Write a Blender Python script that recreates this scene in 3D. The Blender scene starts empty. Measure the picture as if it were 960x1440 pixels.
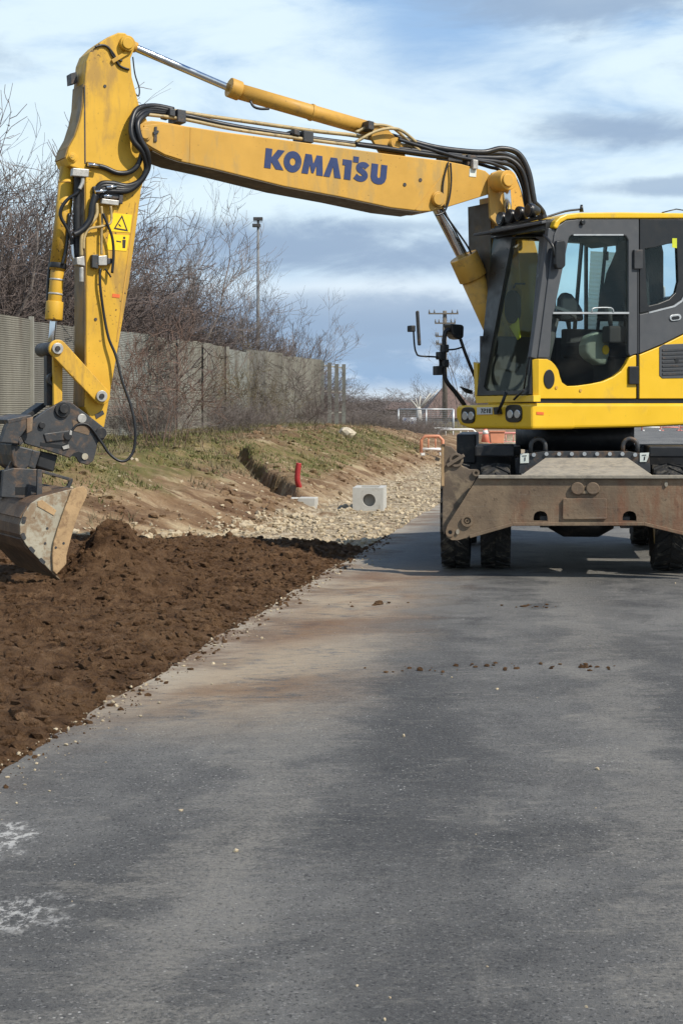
import bpy, bmesh, math, random
import numpy as np
from mathutils import Vector, Matrix
from mathutils.geometry import tessellate_polygon

rad = math.radians
scene = bpy.context.scene
COL = scene.collection

# ---------------------------------------------------------------- camera, sky, sun, exposure
F, HX, HY, EYE = 2200.0, 480.0, 565.0, 1.56       # focal length and horizon of the 960 x 1440 photo, eye height in metres
cam_data = bpy.data.cameras.new('camera')
cam = bpy.data.objects.new('camera', cam_data)
COL.objects.link(cam)
cam.location = (0, 0, EYE)
cam.rotation_euler = (rad(90), 0, 0)
cam_data.sensor_fit = 'VERTICAL'
cam_data.sensor_height = 36
cam_data.lens = 36 * F / 1440
cam_data.shift_y = -(720 - HY) / 1440
cam_data.clip_start = 0.1
cam_data.clip_end = 6000
scene.camera = cam

SUN_AZ = math.atan2(0.80, -0.60)                  # clockwise from +Y: behind the viewer, to the right
SUN_EL = rad(46)
s_dir = Vector((math.sin(SUN_AZ) * math.cos(SUN_EL), math.cos(SUN_AZ) * math.cos(SUN_EL), math.sin(SUN_EL)))
sun_data = bpy.data.lights.new('sun', 'SUN')
sun_data.energy = 4.2
sun_data.angle = rad(0.7)
sun_data.color = (1.0, 0.93, 0.82)
sun = bpy.data.objects.new('sun', sun_data)
COL.objects.link(sun)
sun.rotation_euler = s_dir.to_track_quat('Z', 'Y').to_euler()
sun.location = (20, -20, 30)

vs = scene.view_settings
vs.view_transform = 'Standard'
vs.look = 'None'
vs.exposure = 0.28
vs.gamma = 1.0
vs.use_curve_mapping = False
scene.cycles.use_denoising = True
scene.cycles.transparent_max_bounces = 16
scene.cycles.max_bounces = 8


class NT:
    """small helper for writing node trees as expressions"""
    def __init__(self, tree):
        self.t = tree
        self.n = tree.nodes
        self.l = tree.links

    def node(self, kind, **kw):
        n = self.n.new(kind)
        for k, v in kw.items():
            setattr(n, k, v)
        return n

    def put(self, sock, v):
        if hasattr(v, 'is_output'):
            self.l.new(v, sock)
        elif v is not None:
            if sock.type == 'RGBA' and len(v) == 3:
                v = (*v, 1)
            sock.default_value = v

    def m(self, op, a, b=None, c=None, clamp=False):
        n = self.node('ShaderNodeMath', operation=op, use_clamp=clamp)
        self.put(n.inputs[0], a)
        if b is not None: self.put(n.inputs[1], b)
        if c is not None: self.put(n.inputs[2], c)
        return n.outputs[0]

    def mix(self, f, a, b, blend='MIX'):
        n = self.node('ShaderNodeMix', data_type='RGBA', blend_type=blend)
        n.clamp_factor = True
        self.put(n.inputs[0], f)
        self.put(n.inputs[6], a)
        self.put(n.inputs[7], b)
        return n.outputs[2]

    def sstep(self, x, lo, hi):
        n = self.node('ShaderNodeMapRange', interpolation_type='SMOOTHSTEP')
        self.put(n.inputs[0], x)
        n.inputs[1].default_value = lo
        n.inputs[2].default_value = hi
        return n.outputs[0]

    def lin(self, x, lo, hi, a=0.0, b=1.0):
        n = self.node('ShaderNodeMapRange')
        self.put(n.inputs[0], x)
        for i, v in enumerate((lo, hi, a, b)):
            n.inputs[1 + i].default_value = v
        return n.outputs[0]

    def noise(self, vec, scale, detail=4, rough=0.55, dist=0.0):
        n = self.node('ShaderNodeTexNoise')
        self.put(n.inputs['Vector'], vec)
        n.inputs['Scale'].default_value = scale
        n.inputs['Detail'].default_value = detail
        n.inputs['Roughness'].default_value = rough
        n.inputs['Distortion'].default_value = dist
        return n.outputs['Fac']

    def vor(self, vec, scale, feature='F1', out='Distance'):
        n = self.node('ShaderNodeTexVoronoi', feature=feature)
        self.put(n.inputs['Vector'], vec)
        n.inputs['Scale'].default_value = scale
        return n.outputs[out]

    def comb(self, x, y, z):
        n = self.node('ShaderNodeCombineXYZ')
        for i, v in enumerate((x, y, z)):
            self.put(n.inputs[i], v)
        return n.outputs[0]

    def sep(self, v):
        n = self.node('ShaderNodeSeparateXYZ')
        self.put(n.inputs[0], v)
        return n.outputs

    def mapping(self, v, scale=(1, 1, 1), loc=(0, 0, 0), rot=(0, 0, 0)):
        n = self.node('ShaderNodeMapping')
        self.put(n.inputs[0], v)
        n.inputs['Scale'].default_value = scale
        n.inputs['Location'].default_value = loc
        n.inputs['Rotation'].default_value = rot
        return n.outputs[0]

    def ramp(self, f, stops):
        n = self.node('ShaderNodeValToRGB')
        self.put(n.inputs[0], f)
        e = n.color_ramp.elements
        while len(e) < len(stops):
            e.new(0.5)
        for i, (p, c) in enumerate(stops):
            e[i].position = p
            e[i].color = (*c, 1)
        return n.outputs[0]


# ---- world: Nishita sky with thin veils and grey stratus banks laid out by direction (azimuth, elevation)
world = bpy.data.worlds.new('World')
scene.world = world
world.use_nodes = True
w = NT(world.node_tree)
w.n.clear()
SKY_STRENGTH = 0.1
sky = w.node('ShaderNodeTexSky', sky_type='NISHITA')
sky.sun_disc = False
sky.sun_elevation = SUN_EL
sky.sun_rotation = SUN_AZ
sky.air_density = 1.0
sky.dust_density = 1.2
sky.ozone_density = 1.5
d = w.node('ShaderNodeTexCoord').outputs['Generated']
dx, dy, dz = w.sep(d)
el = w.m('ARCSINE', dz)
az = w.m('ARCTAN2', dx, dy)
q = w.comb(az, w.m('MULTIPLY', el, 3.2), 0.0)                    # clouds lie stretched along the horizon
qs = w.comb(az, w.m('MULTIPLY', el, 2.0), 3.7)
n1 = w.noise(q, 5.0, 7, 0.58, 0.4)
n2 = w.noise(qs, 9.0, 8, 0.6, 0.6)
n3 = w.noise(w.mapping(q, loc=(4.1, 2.2, 0)), 14.0, 7, 0.62, 0.5)
wob = w.m('SUBTRACT', n2, 0.5)
wob3 = w.m('SUBTRACT', n3, 0.5)


def blob(a0, e0, ra, re_, soft=0.75, wobble=2.2):
    """a cloud bank round direction (a0, e0), its outline broken up by noise"""
    u = w.m('DIVIDE', w.m('SUBTRACT', az, a0), ra)
    v = w.m('DIVIDE', w.m('SUBTRACT', el, e0), re_)
    r = w.m('SQRT', w.m('ADD', w.m('MULTIPLY', u, u), w.m('MULTIPLY', v, v)))
    r = w.m('ADD', r, w.m('MULTIPLY', wob, wobble))
    r = w.m('ADD', r, w.m('MULTIPLY', wob3, wobble * 0.6))
    return w.sstep(r, 1.0 + soft, 1.0 - soft)


def P(px, py):
    return (math.atan((px - HX) / F), math.atan((HY - py) / F))


K = 1.0 / SKY_STRENGTH
def kc(r, g, b): return (r * K, g * K, b * K)
blue_hi, blue_lo = kc(0.17, 0.37, 0.70), kc(0.25, 0.42, 0.68)
base_sky = w.mix(w.sstep(el, 0.0, 0.28), blue_lo, blue_hi)
base_sky = w.mix(0.25, base_sky, sky.outputs[0])
base_sky = w.mix(w.sstep(el, 0.30, 0.75), base_sky, kc(0.07, 0.17, 0.42))
col = base_sky
veil = w.m('MULTIPLY', w.sstep(n1, 0.22, 0.56), w.m('MULTIPLY', w.sstep(el, 0.03, 0.12), w.sstep(el, 0.95, 0.35)))
veil = w.m('MULTIPLY', veil, w.m('SUBTRACT', 1.0, w.m('MULTIPLY', blob(*P(610, 30), 0.05, 0.035, 0.9, 1.8), 0.75)))
col = w.mix(w.m('MULTIPLY', veil, 0.92), col, kc(0.68, 0.81, 0.88))
# bright gap low over the horizon, streaks
col = w.mix(w.m('MULTIPLY', blob(*P(520, 415), 0.11, 0.012, 0.8, 1.5), 0.85), col, kc(0.68, 0.77, 0.84))
col = w.mix(w.m('MULTIPLY', w.m('MULTIPLY', w.sstep(n3, 0.46, 0.66), w.sstep(el, 0.09, 0.02)), 0.55), col, kc(0.62, 0.72, 0.83))
col = w.mix(w.m('MULTIPLY', w.sstep(el, 0.016, 0.002), 0.8), col, kc(0.66, 0.73, 0.78))
grey = kc(0.275, 0.375, 0.52)
for (px, py, ra, re_, st) in ((460, 348, 0.10, 0.016, 0.92), (380, 352, 0.08, 0.013, 0.6), (865, 186, 0.056, 0.010, 0.9), (900, 0, 0.10, 0.017, 0.85),
                              (940, 270, 0.04, 0.005, 0.75), (700, 470, 0.22, 0.018, 0.6), (420, 440, 0.16, 0.012, 0.7), (560, 318, 0.05, 0.005, 0.6), (330, 480, 0.10, 0.013, 0.45),
                              (480, -420, 0.30, 0.05, 0.6), (-900, 100, 0.25, 0.05, 0.7), (1900, 60, 0.25, 0.05, 0.7)):
    col = w.mix(w.m('MULTIPLY', blob(*P(px, py), ra, re_, 0.55, 2.4), st), col, grey)
bg = w.node('ShaderNodeBackground')
w.l.new(col, bg.inputs[0])
bg.inputs[1].default_value = SKY_STRENGTH
w.l.new(bg.outputs[0], w.node('ShaderNodeOutputWorld').inputs[0])


# ---------------------------------------------------------------- materials
def new_mat(name):
    m = bpy.data.materials.new(name)
    m.use_nodes = True
    t = NT(m.node_tree)
    t.n.clear()
    out = t.node('ShaderNodeOutputMaterial')
    b = t.node('ShaderNodeBsdfPrincipled')
    t.l.new(b.outputs[0], out.inputs[0])
    return m, t, b


def bump(t, b, h, strength, dist=0.02):
    n = t.node('ShaderNodeBump')
    n.inputs['Strength'].default_value = strength
    n.inputs['Distance'].default_value = dist
    t.put(n.inputs['Height'], h)
    t.l.new(n.outputs[0], b.inputs['Normal'])


def obco(t):
    return t.node('ShaderNodeTexCoord').outputs['Object']


def surf(name, c, rough=0.6, metal=0.0, dirt=None, dirt_amt=0.0, scale=3.0, spots=0.0, spot_col=(0.05, 0.03, 0.02), var=0.12, bmp=0.0, bscale=60.0, spec=0.5, streak=False):
    """general weathered surface: colour drift, patches of dirt and small chips"""
    m, t, b = new_mat(name)
    o = obco(t)
    n = t.noise(o, scale, 5, 0.6)
    cc = t.mix(t.lin(n, 0.3, 0.7), tuple(x * (1 - var) for x in c), tuple(min(1, x * (1 + var)) for x in c))
    if dirt is not None and dirt_amt > 0:
        ov = t.mapping(o, scale=(1, 1, 0.25)) if streak else o
        nd = t.noise(ov, scale * 2.3, 8, 0.68, 0.4)
        k = t.m('MULTIPLY', t.sstep(nd, 0.62 - 0.25 * dirt_amt, 0.85 - 0.35 * dirt_amt), min(1, 0.45 + 0.5 * dirt_amt))
        cc = t.mix(k, cc, dirt)
    if spots > 0:
        ns = t.noise(o, 38, 3, 0.5)
        cl = t.sstep(t.noise(o, 2.6, 6, 0.7), 0.46, 0.62)
        ns2 = t.noise(t.mapping(o, scale=(1, 1, 0.35)), 21, 6, 0.75)
        cc = t.mix(t.m('MULTIPLY', t.sstep(ns, 0.72 - 0.12 * spots, 0.78 - 0.12 * spots), cl), cc, spot_col)
        cc = t.mix(t.m('MULTIPLY', t.m('MULTIPLY', t.sstep(ns2, 0.60, 0.72), cl), 0.55 * min(1, spots * 1.6)), cc, spot_col)
    t.put(b.inputs['Base Color'], cc)
    rn = t.noise(o, scale * 4, 4, 0.6)
    t.put(b.inputs['Roughness'], t.lin(rn, 0.3, 0.7, max(0.02, rough - 0.1), min(1, rough + 0.12)))
    b.inputs['Metallic'].default_value = metal
    b.inputs['Specular IOR Level'].default_value = spec
    if bmp > 0:
        bump(t, b, t.noise(o, bscale, 4, 0.6), bmp, 0.01)
    return m


M = {}
DUST = (0.30, 0.24, 0.16)
M['boom_yellow'] = surf('faded yellow paint', (0.56, 0.315, 0.055), 0.52, dirt=(0.40, 0.265, 0.09), dirt_amt=0.62, scale=1.9, spots=0.5, var=0.13, spec=0.35, streak=True)
M['arm_yellow'] = surf('chipped yellow paint', (0.62, 0.36, 0.035), 0.5, dirt=(0.33, 0.20, 0.06), dirt_amt=0.6, scale=2.1, spots=0.85, var=0.12, spec=0.35, streak=True)
M['cab_yellow'] = surf('clean yellow paint', (0.72, 0.44, 0.016), 0.36, dirt=(0.46, 0.30, 0.06), dirt_amt=0.32, scale=1.6, spots=0.1, var=0.07, spec=0.45)
M['cyl_yellow'] = surf('cylinder yellow paint', (0.54, 0.30, 0.055), 0.5, dirt=(0.30, 0.18, 0.06), dirt_amt=0.5, scale=3, spots=0.3, var=0.1, spec=0.35)
M['grime_shade'] = surf('oily dirt and painted shade', (0.075, 0.058, 0.038), 0.6, dirt=(0.17, 0.105, 0.035), dirt_amt=0.35, scale=3, var=0.25, bmp=0.1)  # dirt, plus the base boom front's deep shade painted into the tone
M['grime_shade_arm'] = surf('worn arm face with painted shade', (0.26, 0.155, 0.035), 0.55, dirt=(0.08, 0.055, 0.03), dirt_amt=0.65, scale=2.5, spots=0.4, var=0.2, streak=True)  # worn, grimy face with its shade also painted into the brown
M['letter_blue'] = surf('dark blue lettering', (0.016, 0.036, 0.125), 0.5, var=0.2, dirt=(0.25, 0.2, 0.13), dirt_amt=0.12)
M['chrome'] = surf('chromed rod', (0.62, 0.64, 0.66), 0.16, metal=1.0, var=0.05)
M['steel_dark'] = surf('dark worn steel', (0.045, 0.048, 0.052), 0.55, metal=0.25, dirt=(0.16, 0.10, 0.06), dirt_amt=0.5, scale=4, var=0.25, bmp=0.15)
M['steel_black'] = surf('black painted steel', (0.012, 0.013, 0.015), 0.55, dirt=(0.07, 0.06, 0.05), dirt_amt=0.4, scale=3, var=0.2)
M['steel_rust'] = surf('rusty muddy blade steel', (0.165, 0.105, 0.07), 0.72, metal=0.1, dirt=(0.25, 0.185, 0.12), dirt_amt=0.8, scale=3.0, spots=0.25, var=0.3, bmp=0.3, bscale=30, spec=0.25, streak=True)
def blade_mat():
    m, t, b = new_mat('scraped rusty blade face')
    o = obco(t)
    x, y, z = t.sep(o)
    n = t.noise(o, 2.4, 7, 0.68, 0.3)
    dr = t.noise(t.mapping(o, scale=(1, 1, 0.22)), 7.0, 7, 0.7)
    sc = t.noise(t.mapping(o, scale=(0.25, 0.25, 5.0)), 9.0, 5, 0.7)
    c = t.ramp(n, [(0.30, (0.115, 0.082, 0.058)), (0.48, (0.175, 0.128, 0.085)), (0.62, (0.225, 0.165, 0.108)), (0.75, (0.29, 0.22, 0.145))])
    ru = t.m('MULTIPLY', t.sstep(t.noise(o, 1.3, 5, 0.65), 0.44, 0.62), t.sstep(dr, 0.38, 0.6))
    c = t.mix(t.m('MULTIPLY', ru, 0.75), c, (0.175, 0.075, 0.042))
    c = t.mix(t.m('MULTIPLY', t.sstep(dr, 0.55, 0.70), 0.5), c, (0.31, 0.245, 0.165))
    c = t.mix(t.m('MULTIPLY', t.sstep(sc, 0.62, 0.72), 0.4), c, (0.30, 0.27, 0.235))
    c = t.mix(t.m('MULTIPLY', t.sstep(t.noise(o, 22.0, 4, 0.6), 0.60, 0.70), 0.55), c, (0.075, 0.05, 0.036))
    t.put(b.inputs['Base Color'], c)
    t.put(b.inputs['Roughness'], t.lin(n, 0.3, 0.7, 0.6, 0.85))
    b.inputs['Specular IOR Level'].default_value = 0.25
    bump(t, b, t.m('ADD', t.noise(o, 30.0, 5, 0.65), t.m('MULTIPLY', sc, 0.5)), 0.35, 0.012)
    return m


M['steel_rust'] = blade_mat()
M['steel_brown'] = surf('brown muddy steel', (0.135, 0.105, 0.078), 0.75, dirt=(0.27, 0.21, 0.14), dirt_amt=0.6, scale=3, var=0.3, bmp=0.4, bscale=30, spec=0.2)
M['dusty_plate'] = surf('dusty grey plate', (0.25, 0.225, 0.185), 0.85, dirt=(0.33, 0.29, 0.225), dirt_amt=0.7, scale=7, var=0.25, bmp=0.4, bscale=25, spec=0.2)
M['bucket_side'] = surf('worn pale bucket steel', (0.37, 0.34, 0.26), 0.6, metal=0.1, dirt=(0.22, 0.14, 0.075), dirt_amt=0.75, scale=4.0, spots=0.35, var=0.12, bmp=0.15)
M['bucket_tan'] = surf('mud stained side cutter', (0.40, 0.265, 0.135), 0.7, dirt=(0.20, 0.12, 0.06), dirt_amt=0.6, scale=5, spots=0.35, var=0.2, bmp=0.25)
M['bucket_shell'] = surf('dark bucket steel', (0.115, 0.075, 0.05), 0.6, metal=0.15, dirt=(0.19, 0.12, 0.07), dirt_amt=0.7, scale=3, var=0.3, bmp=0.25)
M['rubber'] = surf('dusty tyre rubber', (0.024, 0.024, 0.024), 0.85, dirt=(0.13, 0.115, 0.09), dirt_amt=0.5, scale=5, var=0.25, bmp=0.3, spec=0.25)
M['hose'] = surf('black hydraulic hose', (0.011, 0.012, 0.014), 0.42, var=0.2)
M['pipe_yellow'] = surf('yellowed steel pipe', (0.40, 0.30, 0.14), 0.5, dirt=(0.1, 0.08, 0.05), dirt_amt=0.5, scale=6, var=0.2)
M['cab_grey'] = surf('charcoal cab paint', (0.062, 0.066, 0.072), 0.5, var=0.08, dirt=(0.11, 0.105, 0.10), dirt_amt=0.25)
M['cab_black'] = surf('black cab trim', (0.012, 0.013, 0.014), 0.35, var=0.1)
M['cab_inside'] = surf('dark cab interior', (0.07, 0.07, 0.072), 0.8, var=0.25)
M['seat_fabric'] = surf('black seat fabric', (0.022, 0.022, 0.025), 0.9, var=0.3, bmp=0.3)
M['valve_grey'] = surf('grey valve metal', (0.42, 0.41, 0.38), 0.45, metal=0.35, dirt=(0.2, 0.15, 0.1), dirt_amt=0.4, scale=20, var=0.2)
M['lamp_glass'] = surf('lamp lens', (0.55, 0.57, 0.58), 0.12, metal=0.6, var=0.1)
M['work_lens'] = surf('dark lamp lens', (0.035, 0.037, 0.04), 0.2, metal=0.3, var=0.2)
M['orange_mark'] = surf('orange marker', (0.70, 0.14, 0.03), 0.5, var=0.1)
M['sticker_yellow'] = surf('yellow warning sticker', (0.92, 0.62, 0.01), 0.4, var=0.05)
M['sticker_white'] = surf('white sticker', (0.66, 0.70, 0.64), 0.5, var=0.08, dirt=(0.35, 0.32, 0.25), dirt_amt=0.25, scale=12)
M['ink'] = surf('black ink', (0.02, 0.02, 0.02), 0.6)
M['plate_white'] = surf('number plate', (0.62, 0.62, 0.58), 0.45, var=0.1)
M['concrete'] = surf('pale cast concrete', (0.46, 0.45, 0.41), 0.85, dirt=(0.30, 0.27, 0.22), dirt_amt=0.4, scale=4, var=0.1, bmp=0.3, spec=0.2)
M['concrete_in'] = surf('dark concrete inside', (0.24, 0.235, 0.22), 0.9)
M['red_pipe'] = surf('red plastic duct', (0.36, 0.025, 0.025), 0.5, var=0.15)
M['galv'] = surf('galvanised steel', (0.46, 0.48, 0.49), 0.45, metal=0.6, var=0.1)
M['pole_grey'] = surf('grey mast', (0.17, 0.18, 0.19), 0.6, var=0.1)
M['pole_wood'] = surf('weathered pole wood', (0.13, 0.115, 0.095), 0.85, var=0.2)
M['white_cloth'] = surf('white banner', (0.72, 0.76, 0.82), 0.7, var=0.06)
M['banner_blue'] = surf('blue print', (0.10, 0.20, 0.45), 0.7)
M['bark'] = surf('grey brown bark', (0.165, 0.14, 0.125), 0.9, var=0.3, spec=0.15)
M['bark_red'] = surf('reddish twigs', (0.15, 0.10, 0.078), 0.9, var=0.3, spec=0.15)
M['bark_dark'] = surf('dark bramble stems', (0.125, 0.10, 0.09), 0.9, var=0.35, spec=0.15)
M['bark_dry'] = surf('dry straw stems', (0.17, 0.14, 0.085), 0.9, var=0.3, spec=0.15)
M['bark_pale'] = surf('pale pruned bark', (0.42, 0.40, 0.36), 0.85, var=0.15)
M['far_twig'] = surf('far bare twigs', (0.17, 0.145, 0.135), 0.9, var=0.25, spec=0.1)
M['roof_brown'] = surf('brown roof tiles', (0.15, 0.10, 0.08), 0.85, var=0.2)
M['house_wall'] = surf('grey rendered wall', (0.32, 0.29, 0.26), 0.85, var=0.1)
M['barrier_orange'] = surf('orange barrier', (0.60, 0.25, 0.14), 0.5, var=0.1)
M['barrier_pink'] = surf('faded red barrier', (0.66, 0.26, 0.22), 0.55, var=0.12)
M['barrier_white'] = surf('white barrier', (0.74, 0.72, 0.68), 0.5, var=0.08)
M['cone_red'] = surf('faded orange cone', (0.78, 0.24, 0.16), 0.5, var=0.08)
M['stone_pale'] = surf('pale limestone', (0.52, 0.46, 0.35), 0.9, dirt=(0.30, 0.22, 0.14), dirt_amt=0.4, scale=9, var=0.25, bmp=0.4, spec=0.15)
M['canister'] = surf('pale green plastic', (0.30, 0.36, 0.30), 0.5, var=0.15)
M['lime'] = surf('bright lime tag', (0.55, 0.60, 0.03), 0.5)
bm_, t, b = new_mat('pale ribbed sun blind')
t.n.remove(b)
tl = t.node('ShaderNodeBsdfTranslucent')
tl.inputs[0].default_value = (0.86, 0.93, 0.93, 1)
t.l.new(tl.outputs[0], [q for q in t.n if q.type == 'OUTPUT_MATERIAL'][0].inputs[0])
M['blind'] = bm_


def glass_mat(name, tint, gloss=1.45, rough=0.01, dirt=0.0):
    m, t, b = new_mat(name)
    t.n.remove(b)
    out = [n for n in t.n if n.type == 'OUTPUT_MATERIAL'][0]
    tr = t.node('ShaderNodeBsdfTransparent')
    tr.inputs[0].default_value = (*tint, 1)
    gl = t.node('ShaderNodeBsdfGlossy')
    gl.inputs['Roughness'].default_value = rough
    gl.inputs[0].default_value = (0.9, 0.95, 0.95, 1)
    fr = t.node('ShaderNodeFresnel')
    fr.inputs[0].default_value = gloss
    mx = t.node('ShaderNodeMixShader')
    t.l.new(fr.outputs[0], mx.inputs[0])
    t.l.new(tr.outputs[0], mx.inputs[1])
    t.l.new(gl.outputs[0], mx.inputs[2])
    sh = mx.outputs[0]
    if dirt > 0:
        df = t.node('ShaderNodeBsdfDiffuse')
        df.inputs[0].default_value = (0.3, 0.28, 0.24, 1)
        m2 = t.node('ShaderNodeMixShader')
        nz = t.noise(obco(t), 3.5, 6, 0.65)
        t.put(m2.inputs[0], t.m('MULTIPLY', t.sstep(nz, 0.4, 0.75), dirt))
        t.l.new(sh, m2.inputs[1])
        t.l.new(df.outputs[0], m2.inputs[2])
        sh = m2.outputs[0]
    t.l.new(sh, out.inputs[0])
    return m


M['glass'] = glass_mat('clear cab glass', (0.90, 0.975, 0.97), 1.22, dirt=0.03)
M['glass_front'] = glass_mat('windscreen glass', (0.86, 0.87, 0.82), 1.09, dirt=0.012)
M['glass_dark'] = glass_mat('tinted lower glass', (0.78, 0.80, 0.79), 1.15, dirt=0.03)


# ---------------------------------------------------------------- numpy noise for terrain
def _hash(ix, iy, seed):
    h = (ix.astype(np.int64) * 374761393 + iy.astype(np.int64) * 668265263 + seed * 974711) & 0x7fffffff
    h = ((h ^ (h >> 13)) * 1274126177) & 0x7fffffff
    return ((h ^ (h >> 16)) & 0xffff) / 65535.0


def vnoise(x, y, seed=0):
    ix, iy = np.floor(x), np.floor(y)
    fx, fy = x - ix, y - iy
    fx, fy = fx * fx * (3 - 2 * fx), fy * fy * (3 - 2 * fy)
    a, b = _hash(ix, iy, seed), _hash(ix + 1, iy, seed)
    c, d_ = _hash(ix, iy + 1, seed), _hash(ix + 1, iy + 1, seed)
    return (a * (1 - fx) + b * fx) * (1 - fy) + (c * (1 - fx) + d_ * fx) * fy


def fbm(x, y, scale, octv=4, seed=0, gain=0.5, ridged=False):
    s, amp, tot = 0, 1.0, 0
    for i in range(octv):
        n = vnoise(x * scale + 17.3 * i, y * scale - 9.1 * i, seed + i)
        if ridged:
            n = 1 - np.abs(2 * n - 1)
        s = s + n * amp
        tot += amp
        amp *= gain
        scale *= 2.03
    return s / tot


def smooth(x, lo, hi):
    t = np.clip((x - lo) / (hi - lo), 0, 1)
    return t * t * (3 - 2 * t)


# ---------------------------------------------------------------- mesh building
class MB:
    def __init__(self):
        self.v, self.f, self.sm = [], [], []

    def add(self, verts, faces, smooth_=False):
        o = len(self.v)
        self.v += [Vector(p) for p in verts]
        for fc in faces:
            self.f.append([o + i for i in fc])
            self.sm.append(smooth_)
        return self

    def prism(self, loop, ext, holes=None):
        """closed 3D loop extruded by a vector; holes are further loops"""
        loop = [Vector(p) for p in loop]
        ext = Vector(ext)
        loops = [loop] + [[Vector(p) for p in h] for h in (holes or [])]
        allv = [p for l in loops for p in l]
        n = len(allv)
        vv = allv + [p + ext for p in allv]
        nrm = Vector((0, 0, 0))
        for i in range(len(loop)):
            nrm += loop[i].cross(loop[(i + 1) % len(loop)])
        faces = []
        if holes:
            tris = tessellate_polygon(loops)
            for t in tris:
                faces.append(list(t))
                faces.append([i + n for i in reversed(t)])
        else:
            faces.append(list(range(n)))
            faces.append([i + n for i in reversed(range(n))])
        o = 0
        for l in loops:
            k = len(l)
            for i in range(k):
                a, b = o + i, o + (i + 1) % k
                faces.append([b, a, a + n, b + n])
            o += k
        return self.add(vv, faces)

    def hexa(self, p):
        """eight corners: bottom loop then top loop"""
        return self.add(p, [(3, 2, 1, 0), (4, 5, 6, 7), (0, 1, 5, 4), (1, 2, 6, 5), (2, 3, 7, 6), (3, 0, 4, 7)])

    def bar(self, p0, p1, wx, wy, up=(0, 0, 1)):
        p0, p1 = Vector(p0), Vector(p1)
        dr = (p1 - p0).normalized()
        x = dr.cross(Vector(up))
        if x.length < 1e-4:
            x = dr.cross(Vector((0, 1, 0)))
        x.normalize()
        y = x.cross(dr).normalized()
        c = [(-1, -1), (1, -1), (1, 1), (-1, 1)]
        return self.hexa([p0 + x * (a * wx / 2) + y * (b * wy / 2) for a, b in c] + [p1 + x * (a * wx / 2) + y * (b * wy / 2) for a, b in c])

    def tube(self, path, r, n=10, caps=True, res=0):
        path = [Vector(p) for p in path]
        if res:
            path = catmull(path, res)
        k = len(path)
        rs = r if isinstance(r, (list, tuple)) else [r] * k
        if len(rs) != k:
            rs = [rs[0] + (rs[-1] - rs[0]) * i / (k - 1) for i in range(k)]
        t0 = (path[1] - path[0]).normalized()
        x = t0.orthogonal().normalized()
        vv, ff = [], []
        for i in range(k):
            t = (path[min(i + 1, k - 1)] - path[max(i - 1, 0)]).normalized()
            x = (x - t * x.dot(t)).normalized()
            y = t.cross(x)
            for j in range(n):
                a = 2 * math.pi * j / n
                vv.append(path[i] + (x * math.cos(a) + y * math.sin(a)) * rs[i])
        for i in range(k - 1):
            for j in range(n):
                ff.append((i * n + j, i * n + (j + 1) % n, (i + 1) * n + (j + 1) % n, (i + 1) * n + j))
        self.add(vv, ff, True)
        if caps:
            o = len(self.v) - len(vv)
            self.f.append([o + j for j in reversed(range(n))]); self.sm.append(False)
            self.f.append([o + (k - 1) * n + j for j in range(n)]); self.sm.append(False)
        return self

    def cyl(self, p0, p1, r0, r1=None, n=20):
        return self.tube([p0, p1], [r0, r0 if r1 is None else r1], n)

    def ring(self, c, axis, ro, ri, h, n=24):
        c, axis = Vector(c), Vector(axis).normalized()
        x = axis.orthogonal().normalized(); y = axis.cross(x)
        vv, ff = [], []
        for rr, hh in ((ro, 0), (ro, h), (ri, h), (ri, 0)):
            for j in range(n):
                a = 2 * math.pi * j / n
                vv.append(c + axis * hh + (x * math.cos(a) + y * math.sin(a)) * rr)
        for s in range(4):
            for j in range(n):
                ff.append((s * n + j, s * n + (j + 1) % n, ((s + 1) % 4) * n + (j + 1) % n, ((s + 1) % 4) * n + j))
        return self.add(vv, ff)

    def build(self, name, mat, parent=None, bevel=0.0, seg=2, origin=(0, 0, 0), weld=False):
        base = Vector(origin)
        if parent is not None:
            p = parent
            while p.parent is not None:
                p = p.parent
            base = p.location.copy()
        me = bpy.data.meshes.new(name)
        me.from_pydata([tuple(v - base) for v in self.v], [], self.f)
        me.polygons.foreach_set('use_smooth', self.sm)
        me.materials.append(mat if not isinstance(mat, str) else M[mat])
        bm = bmesh.new(); bm.from_mesh(me)
        if weld:
            bmesh.ops.remove_doubles(bm, verts=bm.verts, dist=1e-5)
        bmesh.ops.recalc_face_normals(bm, faces=bm.faces)
        bm.to_mesh(me); bm.free()
        me.update()
        o = bpy.data.objects.new(name, me)
        COL.objects.link(o)
        if parent is not None:
            o.parent = parent
        else:
            o.location = base
        if bevel > 0:
            md = o.modifiers.new('edge', 'BEVEL')
            md.width = bevel; md.segments = seg; md.limit_method = 'ANGLE'; md.angle_limit = rad(35)
            md.harden_normals = False
        return o


def catmull(pts, res):
    out = []
    n = len(pts)
    for i in range(n - 1):
        p0, p1, p2, p3 = pts[max(i - 1, 0)], pts[i], pts[i + 1], pts[min(i + 2, n - 1)]
        for k in range(res):
            t = k / res
            out.append(0.5 * ((2 * p1) + (p2 - p0) * t + (2 * p0 - 5 * p1 + 4 * p2 - p3) * t * t + (3 * p1 - p0 - 3 * p2 + p3) * t ** 3))
    out.append(pts[-1])
    return out


def grid_mesh(name, X, Y, Z, mat, smooth_=True):
    """numpy grids to one mesh object"""
    ny, nx = X.shape
    co = np.stack([X, Y, Z], -1).reshape(-1, 3)
    idx = np.arange(nx * ny).reshape(ny, nx)
    fc = np.stack([idx[:-1, :-1], idx[:-1, 1:], idx[1:, 1:], idx[1:, :-1]], -1).reshape(-1, 4)
    return np_mesh(name, co, fc, mat, smooth_)


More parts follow.
